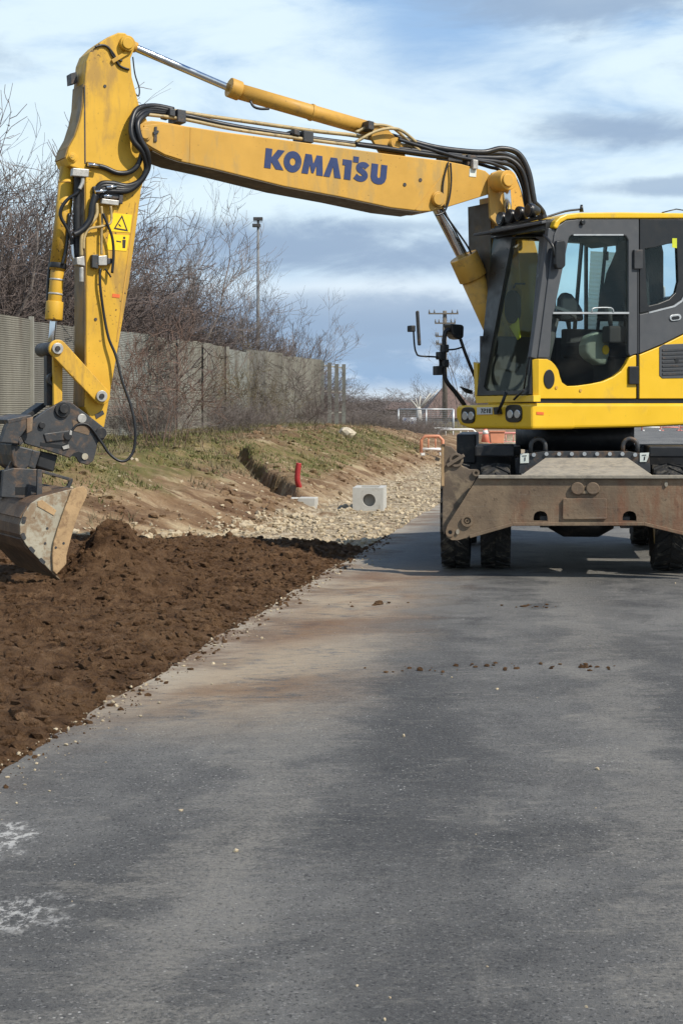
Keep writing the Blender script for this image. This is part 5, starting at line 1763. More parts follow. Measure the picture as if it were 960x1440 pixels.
# head lamps, plate, markers on the front of the lower body
hl = body
for (cx, cy, wx, wy) in ((721, 581.5, 11.5, 12.5), (657, 584, 9.5, 11.5)):
    lamp = MB().prism([FP(cx + wx * math.copysign(abs(math.cos(a)) ** 0.6, math.cos(a)), cy + wy * math.copysign(abs(math.sin(a)) ** 0.6, math.sin(a)), 0.012) for a in np.linspace(0, 6.2832, 25)[:-1]], UF * -0.03).build('headlight', 'cab_black', body, bevel=0.004)
    for dx_ in (-5.0, 5.0):
        m_ = MB()
        m_.prism([FP(cx + dx_ * wx / 11.5 + 4.0 * math.cos(a), cy + 0.8 + 6.0 * math.sin(a), 0.022) for a in np.linspace(0, 6.2832, 19)[:-1]], UF * -0.011)
        m_.build('lens', 'lamp_glass', lamp, bevel=0.004)
npl = MB().prism([FP(671.5, 573), FP(692.5, 572.5), FP(692.5, 582.5), FP(671.5, 583)], UF * 0.012).build('number_plate', 'plate_white', body)
fnt = {'7': [[(0, 10), (6, 10), (6, 8), (3, 0), (1, 0), (4, 8), (0, 8)]], '2': [[(0, 10), (6, 10), (6, 4.4), (2, 4.4), (2, 2), (6, 2), (6, 0), (0, 0), (0, 6), (4, 6), (4, 8), (0, 8)]],
       '1': [[(2, 0), (4.4, 0), (4.4, 10), (2.6, 10), (0.6, 8), (2, 7.6)]], '8': [[(0, 0), (6, 0), (6, 1.8), (0, 1.8)], [(0, 8.2), (6, 8.2), (6, 10), (0, 10)], [(0, 4.2), (6, 4.2), (6, 5.8), (0, 5.8)], [(0, 1.8), (1.8, 1.8), (1.8, 8.2), (0, 8.2)], [(4.2, 1.8), (6, 1.8), (6, 8.2), (4.2, 8.2)]]}
m_ = MB()
for i, ch in enumerate('7218'):
    for poly in fnt[ch]:
        m_.prism([FP(675.2 + 3.7 * i + x_ * 0.48, 580.9 - y_ * 0.64, 0.0155) for x_, y_ in poly], UF * -0.003)
m_.build('plate_number', 'ink', npl)
m_ = MB(); m_.prism([FP(696.5, 573), FP(704, 572), FP(706, 582), FP(698, 583)], UF * 0.03)
m_.tube([FP(699, 580, 0.05), FP(706, 566, 0.06), FP(711, 552, 0.05)], 0.016, 8)
m_.build('hinge_bracket', 'steel_black', body)
plate([(754, 579), (764, 579.5), (764, 583.5), (754, 583)], 1.210, 1.2055).build('side_marker', 'orange_mark', body)

# ---- cab
CW = 1.2
cab = plate([(756, 503), (763, 450), (770, 395), (779, 330), (785, 317), (795, 310), (812, 308), (898, 307.5), (898, 496.5), (890, 498.5), (885.2, 501), (883.2, 496), (883.2, 442), (776.3, 442), (772.3, 502), (769, 503.5)], CW, CW - 0.05,
            [[(799.6, 334), (803, 331), (808, 330), (873, 330), (880, 332), (883.2, 338), (883.2, 438.5), (778.8, 438.5)]]).build('cab', 'cab_grey', EX, bevel=0.008)
YD = [(756, 504.5), (769, 505), (775, 508), (780, 513), (784.5, 520), (787, 530), (790, 538), (797.5, 543), (812, 542.5), (830, 540), (847.5, 536.5), (862, 530), (873, 522), (880, 512), (884.5, 503), (890, 500), (894, 499), (894, 560.5), (756, 560.5)]
door = plate(YD, CW, CW - 0.05).build('door', 'cab_yellow', cab, bevel=0.006)
plate([(776.3, 443.5), (883.2, 443.5), (883.2, 497), (880, 510), (873, 520.5), (862, 528.5), (847.5, 534.8), (830, 538.5), (812, 541), (798, 541.5), (791, 537), (788.5, 529), (785.5, 519.5), (781, 511.5), (775, 506), (772.3, 503)], CW - 0.012, CW - 0.018).build('lower_glass', 'glass_dark', door)
plate([(799.6, 334), (803, 331), (808, 330), (873, 330), (880, 332), (883.2, 338), (883.2, 438.5), (778.8, 438.5)], CW - 0.02, CW - 0.026).build('door_window', 'glass', door)
m_ = MB(); plate([(777.5, 438.8), (884, 438.8), (884, 441.4), (777, 441.4)], CW + 0.006, CW - 0.03, mb=m_)
plate([(806, 329.2), (876, 329.2), (876, 331.2), (806, 331.2)], CW + 0.004, CW - 0.02, mb=m_)
m_.build('window_trim', 'galv', door)
hose([(832, 439), (834, 433.5), (858, 433), (862, 439)], CW + 0.01, 1.0, 'grab_bar', door, 'galv', 4)
plate([(884.5, 515), (898, 515), (898, 540.5), (884.5, 540.5)], CW + 0.03, CW + 0.001).build('door_handle', 'cab_black', door, bevel=0.008)
el2 = [(771.8 + 7.6 * math.cos(a), 533 + 13.5 * math.sin(a)) for a in np.linspace(0, 6.2832, 29)[:-1]]
plate(el2, CW + 0.008, CW + 0.0005).build('oval_vent', 'cab_black', door, bevel=0.003)
for (px, py) in ((782, 545), (816, 549)):
    pin(px, py, CW + 0.008, CW, 2.2).build('bolt', 'cyl_yellow', door)
plate([(891.5, 351), (903.5, 351), (903.5, 378), (891.5, 378)], CW + 0.03, CW + 0.001).build('hinge', 'steel_dark', cab, bevel=0.006)
plate([(895.5, 380), (897, 380), (897, 560), (895.5, 560)], CW + 0.003, CW - 0.02).build('door_seam', 'cab_black', cab)
pin(820, 312.5, CW + 0.03, CW, 3.6).build('door_stop', 'cab_black', cab, bevel=0.004)
# rear quarter
plate([(899, 308), (958, 308.5), (1030, 311), (1030, 395), (962, 412), (956, 422), (946, 429), (930, 434), (912, 438), (899, 440.5)], CW, CW - 0.04,
      [[(906, 350), (920, 348), (938, 343), (951, 341.5), (953, 396), (949, 412), (940, 421), (925, 427), (912, 430), (909, 425)]]).build('rear_quarter', 'cab_black', cab, bevel=0.006)
plate([(906, 350), (920, 348), (938, 343), (951, 341.5), (953, 396), (949, 412), (940, 421), (925, 427), (912, 430), (909, 425)], CW - 0.015, CW - 0.02).build('rear_window', 'glass', cab)
plate([(944.5, 335), (951, 335), (951, 349), (944.5, 348)], CW + 0.004, CW + 0.001).build('lime_tag', 'lime', cab)
plate([(898.8, 442), (913, 439), (931, 435), (947, 430.5), (957, 423.5), (963, 413.5), (1110, 372), (1110, 440), (1030, 436), (990, 452), (960, 469), (930, 484), (898.8, 497)], CW, CW - 0.05).build('grey_panel', 'cab_grey', cab, bevel=0.006)
plate([(898.5, 499), (930, 486), (960, 471), (990, 454), (1030, 438), (1110, 442), (1110, 560.5), (898.5, 560.5)], CW, CW - 0.05).build('yellow_panel', 'cab_yellow', cab, bevel=0.006)
plate([(912, 438.5), (947, 429.5), (957.5, 422), (963, 412), (1000, 402), (1000, 404), (964, 414.5), (958.5, 424.5), (948, 431.8), (912, 440.8)], CW + 0.004, CW - 0.01).build('trim_line', 'galv', cab)
m_ = MB(); plate(caps((945.5, 447), (953, 446), 4.5, 4.5, 6), CW + 0.012, CW, mb=m_)
m_.build('panel_catch', 'galv', cab, bevel=0.003)
plate(caps((946, 447.4), (952.5, 446.6), 2.4, 2.4, 6), CW + 0.014, CW + 0.010).build('catch_slot', 'cab_black', cab)
vent = plate([(926.5, 488), (932, 484.5), (1010, 481), (1010, 531), (931, 532), (926.5, 528)], CW + 0.006, CW + 0.0005).build('side_vent', 'cab_grey', cab, bevel=0.004)
m_ = MB()
for k_ in range(7):
    y_ = 490 + k_ * 5.6
    plate([(931, y_ + 1.2), (1006, y_ - 1.5), (1006, y_ + 1.3), (931, y_ + 4)], CW + 0.014, CW + 0.0065, mb=m_)
m_.build('vent_slats', 'steel_dark', vent)
pin(951, 507, CW + 0.016, CW + 0.006, 3.2).build('vent_lock', 'cab_black', vent)
# roof
RF = [(778, 319), (781, 311), (787, 305), (796, 301), (812, 299), (870, 298.3), (960, 299.5), (1030, 302), (1032, 309), (960, 306.8), (812, 307), (797, 308.5), (788, 313.5), (783, 322)]
plate(RF, CW + 0.015, 0.22).build('roof', 'cab_yellow', cab, bevel=0.012)
# windscreen plane through the cab's front
NB, NTp, FB = SP(743, 553, 1.15), SP(768, 334, 1.15), SP(670, 555, 0.25)
wn = (NTp - NB).cross(FB - NB).normalized()
if wn.dot(UF) < 0:
    wn = -wn


def WP(px, py, off=0.0):
    return hit(px, py, NB + wn * off, wn)


wso = [(693, 333), (768, 333), (743.5, 554), (670, 556)]
whole = [(719, 336), (728, 333.8), (750, 333), (757.5, 337), (740.5, 543), (735, 549), (684, 549.5), (679.5, 544)]
MB().prism([WP(*p) for p in wso], wn * -0.05, [[WP(*p) for p in whole]]).build('windscreen_frame', 'cab_black', cab, bevel=0.006)
MB().prism([WP(*p, -0.02) for p in whole], wn * -0.006).build('windscreen', 'glass_front', cab)
m_ = MB(); m_.tube([WP(736, 548, 0.03), WP(722, 562, 0.04)], 0.012, 6); m_.tube([WP(736, 548, 0.02), WP(748, 470, 0.02)], 0.008, 6)
m_.build('wiper', 'cab_black', cab)
m_ = MB(); m_.prism([WP(667, 557), WP(749.5, 556), WP(749.5, 565), WP(669, 567)], UF * -0.08)
m_.prism([WP(665, 509), WP(670.5, 511), WP(671.5, 556), WP(667, 557)], UF * -0.06)
m_.build('front_sill', 'cab_yellow', cab, bevel=0.004)
m_ = MB(); m_.prism([SP(747, 505, 1.16), SP(755.5, 504.5, 1.195), SP(755.5, 561, 1.195), SP(748, 562, 1.16)], UF * -0.05)
m_.build('corner_post', 'cab_yellow', cab, bevel=0.008)
m_ = MB()
m_.bar(SP(748, 504, 1.155), SP(773, 322, 1.155), 0.075, 0.06, UV)
m_.build('front_pillar', 'cab_grey', cab, bevel=0.01)
uB, uT = 1.33, 1.14
m_ = MB()
m_.bar(S(-0.45, 0.24, 1.58), S(-0.45, 0.24, 3.22), 0.09, 0.09, UV)
m_.bar(S(0.45, 0.24, 1.58), S(0.45, 0.24, 3.22), 0.05, 0.06, UV)
m_.bar(S(-0.45, 0.24, 3.2), S(1.14, 0.24, 3.2), 0.09, 0.09)
m_.bar(S(-0.45, 0.24, 3.24), S(-0.45, 1.15, 3.26), 0.09, 0.09)
m_.bar(S(-0.45, 1.13, 1.58), S(-0.45, 1.13, 3.22), 0.09, 0.06, UV)
m_.bar(S(1.14, 0.24, 3.2), S(1.14, 1.15, 3.2), 0.07, 0.09)
m_.build('cab_frame', 'cab_black', cab)
m_ = MB(); m_.hexa([S(u, v, z) for z in (1.58, 2.2) for u, v in ((-0.48, 0.2), (1.28, 0.2), (1.28, 0.23), (-0.48, 0.23))])
m_.hexa([S(u, v, z) for z in (1.58, 2.35) for u, v in ((-0.5, 0.235), (-0.46, 0.235), (-0.46, 1.12), (-0.5, 1.12))])
m_.hexa([S(u, v, z) for z in (1.586, 1.62) for u, v in ((-0.46, 0.235), (1.28, 0.235), (1.28, 1.12), (-0.46, 1.12))])
m_.hexa([S(u, v, z) for z in (3.215, 3.25) for u, v in ((-0.4, 0.28), (1.1, 0.28), (1.1, 1.12), (-0.4, 1.12))])
m_.build('cab_lining', 'cab_inside', cab)
MB().hexa([S(u, v, z) for z in (2.2, 3.16) for u, v in ((-0.40, 0.215), (1.18, 0.215), (1.18, 0.221), (-0.40, 0.221))]).build('far_window', 'glass', cab)
# guard bars and blind seen through the door window
m_ = MB()
for u0, u1 in ((0.20, 0.10), (0.05, 0.05), (-0.08, -0.20)):
    m_.bar(S(u0, 0.26, 2.2), S(u1, 0.26, 3.2), 0.025, 0.035, UV)
m_.build('guard_bar', 'cab_black', cab)
rb = []
for k_ in range(41):
    z_ = 2.22 + 0.0215 * k_
    rb.append([S(0.04 - 0.05 * k_ / 40, 0.25 + 0.006 * (k_ % 2), z_), S(-0.36, 0.25 + 0.006 * (k_ % 2), z_)])
m_ = MB()
m_.add([p for r_ in rb for p in r_], [(2 * k_, 2 * k_ + 1, 2 * k_ + 3, 2 * k_ + 2) for k_ in range(40)])
m_.build('sun_blind', 'blind', cab)
# seat, console, levers
st = plate([(837, 452), (839, 432), (843, 412), (847, 398), (850, 384), (857, 369), (863.5, 353), (863, 338), (888, 337), (893, 360), (893, 452)], 0.48, 0.93)
st = st.build('seat', 'seat_fabric', cab, bevel=0.03, seg=3)
plate([(779, 452), (781, 420), (787, 411), (796, 414), (804, 424), (811, 436), (813, 452)], 0.60, 0.70).build('dashboard', 'seat_fabric', cab, bevel=0.03, seg=3)
plate([(838, 331), (870, 331), (868, 345), (856, 346), (842, 340)], 0.7, 0.4).build('headliner', 'cab_inside', cab, bevel=0.01)
plate([(850, 353.5), (855, 353.5), (855, 366), (850, 366)], 0.30, 0.27).build('window_catch', 'cab_black', cab)
MB().hexa([S(u, v, z) for z in (1.98, 2.14) for u, v in ((-0.05, 0.50), (0.56, 0.50), (0.56, 0.97), (-0.05, 0.97))]).build('seat_cushion', 'seat_fabric', st, bevel=0.04)
MB().hexa([S(u, v, z) for z in (1.62, 1.98) for u, v in ((-0.2, 0.56), (0.2, 0.56), (0.2, 0.92), (-0.2, 0.92))]).build('seat_base', 'cab_inside', st, bevel=0.02)
m_ = MB()
for v0 in (0.34, 1.0):
    m_.hexa([S(u, v, z) for z in (2.12, 2.28) for u, v in ((-0.2, v0), (0.42, v0), (0.42, v0 + 0.12), (-0.2, v0 + 0.12))])
    m_.cyl(S(0.36, v0 + 0.06, 2.28), S(0.39, v0 + 0.06, 2.46), 0.02, 0.035, 10)
m_.build('armrest', 'cab_inside', cab, bevel=0.015)
m_ = MB(); m_.cyl(S(0.98, 0.7, 1.62), S(0.76, 0.7, 2.36), 0.07, 0.05, 12)
m_.ring(S(0.74, 0.7, 2.40), S(0.66, 0.7, 2.62) - S(0.74, 0.7, 2.40), 0.20, 0.175, 0.03, 28)
m_.bar(S(0.755, 0.52, 2.42), S(0.755, 0.88, 2.42), 0.03, 0.03)
m_.build('steering_column', 'cab_inside', cab)
# visor, work lamps, roof pipes
vz = 3.165
MB().hexa([S(1.36, 0.2, vz), S(1.22, 1.15, vz + 0.035), S(1.0, 1.15, vz + 0.07), S(1.0, 0.2, vz + 0.05), S(1.36, 0.2, vz + 0.025), S(1.22, 1.15, vz + 0.06), S(1.0, 1.15, vz + 0.11), S(1.0, 0.2, vz + 0.09)]).build('visor', 'cab_grey', cab, bevel=0.006)
wl_ = MB().bar(S(1.12, 0.25, 3.255), S(1.12, 1.06, 3.285), 0.04, 0.03).build('work_lights', 'steel_black', cab)
for v0, z0 in ((0.40, 3.325), (0.555, 3.335), (0.71, 3.345), (0.88, 3.355)):
    c_ = S(1.15, v0, z0)
    lm = MB().tube([c_ - UF * 0.09, c_ - UF * 0.03, c_, c_ + UF * 0.035], [0.03, 0.06, 0.068, 0.068], 20).build('lamp', 'cab_black', wl_, bevel=0.004)
    MB().cyl(c_ + UF * 0.0355, c_ + UF * 0.042, 0.060, 0.052, 20).build('lens', 'work_lens', lm)
hose([(757, 309), (775, 303), (795, 297), (814, 294.5)], 0.9, 1.7, 'roof_pipe', cab)
m_ = MB(); m_.cyl(SP(817, 298, 0.9), SP(817, 288, 0.9), 0.022, 0.012, 10); m_.tube([SP(930, 299, 0.7), SP(950, 294, 0.7), SP(962, 296, 0.7)], 0.006, 6)
m_.build('antenna', 'cab_black', cab)
# mirrors
mr = MB().prism([SP(x, y, 1.235) for x, y in ((778.5, 339), (788, 337.5), (791, 342), (790.5, 374), (786, 379), (778, 378.5), (776.5, 372), (776.5, 345))], UV * 0.05).build('side_mirror', 'cab_black', cab, bevel=0.012, seg=3)
MB().tube([S(1.20, 1.15, 3.1), SP(776, 345, 1.25), SP(780, 362, 1.26)], 0.014, 8, True, 4).build('mirror_arm', 'cab_black', mr)
VM = -0.03
fm = hose([(653, 570), (640, 552), (628, 537), (624.5, 524), (624, 498), (624.2, 476), (626.5, 466), (634, 462)], VM, 3.4, 'mirror_mast', EX, 'steel_black', 6)
hose([(647, 477), (655, 500), (668, 532)], VM, 2.6, 'strut', fm, 'steel_black')
hose([(629, 492), (640, 491), (650, 488)], VM, 1.4, 'strut', fm, 'steel_black')
hose([(618, 516), (617.5, 505), (612, 502), (590, 500.5), (585, 496), (582.5, 486), (581, 464)], VM - 0.02, 1.4, 'rod', fm, 'steel_black')
m_ = MB()
for (x_, y_, w2, h2) in ((627.5, 490, 3.6, 5.5), (621.5, 500, 3.6, 5.5), (627.5, 511, 3.8, 5.5), (618, 521, 4.2, 6.5), (581, 462, 3.2, 4.5)):
    plate([(x_ - w2, y_ - h2), (x_ + w2, y_ - h2), (x_ + w2, y_ + h2), (x_ - w2, y_ + h2)], VM + 0.04, VM - 0.04, mb=m_)
m_.build('clamp', 'steel_black', fm, bevel=0.008)
plate([(633.5, 455), (650, 456.5), (652.5, 459), (652, 474), (648, 477.5), (641, 476), (636, 470)], VM + 0.06, VM - 0.08).build('mirror_housing', 'cab_black', fm, bevel=0.015)
a0, a1 = SP(586.3, 437, VM), SP(589.3, 486, VM)
m_ = MB(); m_.bar(a0, a1, 0.17, 0.028, (1, 0, 0))
m_.build('mirror_glass', 'steel_dark', fm, bevel=0.012)
plate([(648, 543.5), (652, 545), (664, 549), (664, 554), (658, 553)], VM, VM - 0.04).build('step_bracket', 'steel_black', fm)
c_ = S(1.62, 0.02, 2.40)
mo = MB()
el3 = [(717.5 + 9.5 * math.cos(a), 431.5 + 23.5 * math.copysign(abs(math.sin(a)) ** 0.75, math.sin(a))) for a in np.linspace(0, 6.2832, 29)[:-1]]
mo.prism([hit(x, y, S(1.0, 0.3, 0), (UF * 0.9 + UV * 0.2).normalized()) for x, y in el3], UF * -0.05)
mo.build('inner_mirror', 'ink', cab, bevel=0.01)
MB().prism([hit(x, y, S(0.98, 0.3, 0), (UF * 0.9 + UV * 0.2).normalized()) for x, y in ((727.5, 446), (730.5, 475), (727, 478), (715.5, 459), (720, 455))], UF * -0.01).build('lime_flag', 'lime', cab)
m_ = MB(); m_.tube([hit(722, 405, S(1.0, 0.3, 0), UF), hit(724, 399, S(0.98, 0.3, 0), UF), hit(738, 399, S(0.9, 0.35, 0), UF)], 0.01, 6)
m_.build('inner_mirror_arm', 'cab_black', cab)
# bag standing inside the cab
cg = hit(846, 522, S(0, 0.95, 0), UV)
bg_ = MB()
bg_.prism([hit(x, y, S(0, 0.98, 0), UV) for x, y in ((824, 485), (829, 472), (842, 466), (852, 469), (857, 482), (857, 500), (853, 514), (843, 513), (830, 505), (824, 497))], UV * -0.14)
bo = bg_.build('tool_bag', 'canister', None, bevel=0.03, seg=3, origin=cg)
tag(bo, 'pale green bag with a round yellow badge behind the lower cab glass', 'bag')
MB().prism([hit(850.5 + 4.6 * math.cos(a), 492 + 6.8 * math.sin(a), S(0, 0.985, 0), UV) for a in np.linspace(0, 6.2832, 19)[:-1]], UV * 0.008).build('badge', 'sticker_yellow', bo)
MB().tube([hit(x, y, S(0, 0.93, 0), UV) for x, y in ((864, 462), (869, 474), (861, 490))], 0.012, 8).build('strap', 'canister', bo)

# ---- undercarriage
UO = Vector((2.13, 13.7, 0))
UA = Vector((0.1094, 0.994, 0)).normalized()
UR = Vector((UA.y, -UA.x, 0))


def W(r_, d_, z):
    return UO + UR * r_ + UA * d_ + ZZ * z


def UP(px, py, d_):
    return hit(px, py, W(0, d_, 0), UA)


def upl(pts, d0, d1, holes=None, mb=None):
    return (mb or MB()).prism([UP(x, y, d0) for x, y in pts], UA * (d1 - d0), [[UP(x, y, d0) for x, y in h] for h in (holes or [])])


notch = lambda cx: [(cx - 9.8, 732.5), (cx - 9.8, 727), (cx - 8.5, 722.5), (cx - 5, 719.5), (cx, 718.5), (cx + 5, 719.5), (cx + 8.5, 722.5), (cx + 9.8, 727), (cx + 9.8, 732.5)]
BL = [(672.5, 669.5), (971.5, 669.5), (1009, 738), (1015, 750), (1009, 757), (1000, 759), (984, 756.5), (925, 740.5), (905, 737), (720, 737.5), (705, 741), (660, 755), (644, 759.5), (635, 759.5), (627.5, 755), (626, 747), (629, 738)]
ucar = MB()
blade = upl(BL, 0.0, 0.045, [notch(759.5), notch(884.5)]).build('dozer_blade', 'steel_rust', EX, bevel=0.006)
m_ = MB()
for (x0, y0, x1, y1) in ((660, 754.5, 720, 737.2), (720, 737.2, 905, 736.7), (905, 736.7, 984, 756)):
    m_.bar(UP(x0, y0, -0.012), UP(x1, y1, -0.012), 0.018, 0.03)
m_.build('lower_lip', 'steel_rust', blade, bevel=0.004)
m_ = MB(); m_.bar(UP(672, 670.5, -0.008), UP(972, 670.5, -0.008), 0.05, 0.03)
m_.build('upper_lip', 'dusty_plate', blade, bevel=0.004)
upl([(791, 702), (792, 701), (851, 701), (852.5, 702.5), (852.5, 729), (851, 730.5), (792, 730.5), (790.5, 729)], -0.022, -0.001).build('cover_plate', 'steel_rust', blade, bevel=0.004)
for (cx, cy) in ((811.5, 687), (833, 687)):
    m_ = MB(); upl([(cx + 9.6 * math.cos(a), cy + 9.0 * math.sin(a)) for a in np.linspace(0, 6.2832, 21)[:-1]], -0.03, -0.001, mb=m_)
    m_.build('boss', 'steel_rust', blade, bevel=0.008)
upl([(801, 687), (806, 690), (838, 690), (843, 687), (843, 691), (838, 694), (806, 694), (801, 691)], -0.02, -0.001).build('boss_web', 'steel_brown', blade)
m_ = MB(); c_ = UP(656.5, 732.5, -0.02); m_.ring(c_, UA, 8.4 * 13.7 / F, 5.2 * 13.7 / F, 0.02); c2 = UP(656.5, 732.5, -0.012); m_.ring(c2, UA, 3.2 * 13.7 / F, 1.6 * 13.7 / F, 0.012, 14)
c_ = UP(632.5, 748.5, -0.016); m_.ring(c_, UA, 6.4 * 13.7 / F, 3.0 * 13.7 / F, 0.016, 18)
m_.build('pin_boss', 'steel_rust', blade)
m_ = MB(); upl(el_(632.5, 748.5, 2.9, 2.9, 14), -0.004, -0.001, mb=m_)
m_.build('pin_hole', 'cab_black', blade)
for (x_, y_) in ((643, 748), (936, 681), (819, 671)):
    m_ = MB(); upl(el_(x_, y_, 2.4, 3.6, 12), -0.014, -0.001, mb=m_)
    m_.build('weld_spot', 'dusty_plate', blade)
# folded wing at the blade's left end
wing = upl([(622, 626), (634, 628), (642, 636), (649, 655), (660, 660), (669, 660), (673, 666), (668, 674), (631, 737), (624, 752), (621.5, 744)], 0.10, 0.14).build('blade_wing', 'steel_brown', EX, bevel=0.006)
MB().hexa([UP(620.5, 626, 0.06), UP(625.5, 626, 0.06), UP(625.5, 626, 0.42), UP(621, 640, 0.42), UP(620.5, 626, 0.06) + ZZ * 0.012, UP(625.5, 626, 0.06) + ZZ * 0.012, UP(625.5, 626, 0.42) + ZZ * 0.012, UP(621, 640, 0.42) + ZZ * 0.012]).build('wing_top', 'steel_brown', wing)
m_ = MB(); m_.hexa([UP(620, 684, 0.07), UP(624, 684, 0.07), UP(624, 684, 0.14), UP(620, 684, 0.14), UP(619.5, 626, 0.07), UP(623.5, 626, 0.07), UP(623.5, 626, 0.14), UP(619.5, 626, 0.14)])
m_.build('wing_edge', 'bucket_tan', wing, bevel=0.004)
m_ = MB(); m_.ring(UP(641, 647, 0.08), UA, 10 * 13.8 / F, 6.5 * 13.8 / F, 0.02); m_.bar(UP(628, 655, 0.09), UP(652, 640, 0.09), 0.05, 0.03)
m_.build('wing_hinge', 'steel_brown', wing, bevel=0.004)
m_ = MB(); m_.ring(UP(669, 665, 0.08), UA, 5 * 13.8 / F, 2.2 * 13.8 / F, 0.02, 16)
m_.build('wing_eye', 'steel_brown', wing)
# mirrored wing at the far right end, outside the picture but part of the machine
MB().prism([W(1.06 + (x_ - 672) * -0.0062, 0.10, 0.90 - (y_ - 669) * 0.0062) for x_, y_ in ((622, 626), (642, 636), (660, 660), (673, 666), (631, 737), (624, 752))], UA * 0.04).build('blade_wing', 'steel_brown', EX)
# linkage cover between blade and chassis
ln_ = MB(); a_q, b_q, c_q, d_q = UP(731, 668.5, 0.05), UP(918, 668.5, 0.05), UP(882, 643.5, 0.74), UP(766, 643.5, 0.74)
ln_.hexa([a_q - ZZ * 0.05, b_q - ZZ * 0.05, c_q - ZZ * 0.05, d_q - ZZ * 0.05, a_q, b_q, c_q, d_q])
lnk = ln_.build('blade_linkage', 'dusty_plate', EX, bevel=0.008)
m_ = MB()
for r_ in (-0.5, 0.5):
    m_.bar(W(r_, 0.06, 0.72), W(r_, 0.85, 0.62), 0.10, 0.16)
    m_.bar(W(r_ * 0.7, 0.06, 0.50), W(r_ * 0.7, 0.85, 0.55), 0.08, 0.10)
m_.build('push_arm', 'steel_dark', lnk)
ch = MB().hexa([W(r_, d_, z) for z in (0.62, 1.08) for r_, d_ in ((-0.50, 0.86), (0.50, 0.86), (0.50, 3.7), (-0.50, 3.7))]).build('chassis', 'steel_black', EX, bevel=0.01)
upl([(729, 666), (731, 641), (739, 638.5), (765, 634.5), (882, 634.5), (903, 638), (912, 641), (914, 666), (905, 666), (883, 645), (765, 645), (742, 666)], 0.76, 0.80).build('front_flange', 'steel_dark', ch, bevel=0.004)
m_ = MB()
for i in range(9):
    c_ = UP(750 + i * 17.8, 638.4 + (1.2 if i in (0, 8) else 0), 0.745)
    m_.cyl(c_, c_ + UA * 0.02, 0.019, None, 8)
m_.build('bolt', 'galv', ch)
for cx in (756, 885.5):
    c0_ = UP(cx, 637, 0.80); k_ = c0_.y / F
    pth = [c0_ + UR * (-10.2 * k_), c0_ + UR * (-10.2 * k_) + ZZ * (9.5 * k_)] + [c0_ + ZZ * (9.5 * k_) + UR * (10.2 * k_ * -math.cos(a)) + ZZ * (10.5 * k_ * math.sin(a)) for a in np.linspace(0.2, math.pi - 0.2, 9)] + [c0_ + UR * (10.2 * k_) + ZZ * (9.5 * k_), c0_ + UR * (10.2 * k_)]
    MB().tube(pth, 3.1 * k_, 10).build('lifting_eye', 'steel_dark', ch)
for (x0, y0) in ((731, 638), (899, 637)):
    stk = upl([(x0, y0), (x0 + 12, y0 - 0.6), (x0 + 12, y0 + 13), (x0, y0 + 13.5)] if x0 < 800 else [(x0, y0), (x0 + 13, y0 - 0.6), (x0 + 12, y0 + 6), (x0 + 9, y0 + 12.5), (x0, y0 + 12.5)], 0.752, 0.758).build('white_sticker', 'sticker_white', ch)
    m_ = MB(); upl([(x0 + 6, y0 + 5), (x0 + 7.4, y0 + 5), (x0 + 7.2, y0 + 10), (x0 + 5.8, y0 + 10)], 0.748, 0.752, mb=m_); upl([(x0 + 3, y0 + 2.6), (x0 + 9, y0 + 2.4), (x0 + 9, y0 + 3.2), (x0 + 3, y0 + 3.4)], 0.748, 0.752, mb=m_)
    m_.build('sticker_mark', 'ink', stk)
m_ = MB()
for d_ in (0.90, 3.45):
    m_.cyl(W(-1.0, d_, 0.5), W(1.0, d_, 0.5), 0.10, None, 16)
    c_ = W(0, d_, 0.5)
    m_.tube([W(-0.30, d_, 0.5), W(-0.16, d_, 0.5), W(0.16, d_, 0.5), W(0.30, d_, 0.5)], [0.12, 0.2, 0.2, 0.12], 18)
m_.tube([W(0, 0.9, 0.48), W(0, 3.4, 0.48)], 0.06, 10)
m_.hexa([W(r_, d_, z) for z in (0.44, 0.62) for r_, d_ in ((-0.36, 0.9), (0.16, 0.9), (0.16, 2.2), (-0.36, 2.2))])
m_.build('axle', 'steel_black', ch)
fd = MB()
for s_ in (-1, 1):
    fd.hexa([W(s_ * r_, d_, z) for z in (1.045, 1.15) for r_, d_ in ((0.62, 0.84), (0.98, 0.84), (0.98, 1.45), (0.62, 1.45))])
    fd.hexa([W(s_ * r_, d_, z) for z in (0.70, 1.04) for r_, d_ in ((0.55, 0.84), (0.61, 0.84), (0.61, 1.45), (0.55, 1.45))])
fd.hexa([W(r_, d_, z) for z in (0.95, 1.24) for r_, d_ in ((-1.18, 1.6), (-0.99, 1.6), (-0.99, 2.9), (-1.18, 2.9))])
fd.hexa([W(r_, d_, z) for z in (0.62, 1.12) for r_, d_ in ((-1.1, 1.62), (-0.55, 1.62), (-0.55, 2.7), (-1.1, 2.7))])
fd.hexa([W(r_, d_, z) for z in (0.62, 1.12) for r_, d_ in ((0.55, 1.62), (1.15, 1.62), (1.15, 2.7), (0.55, 2.7))])
fd.build('fender', 'steel_black', ch, bevel=0.015)

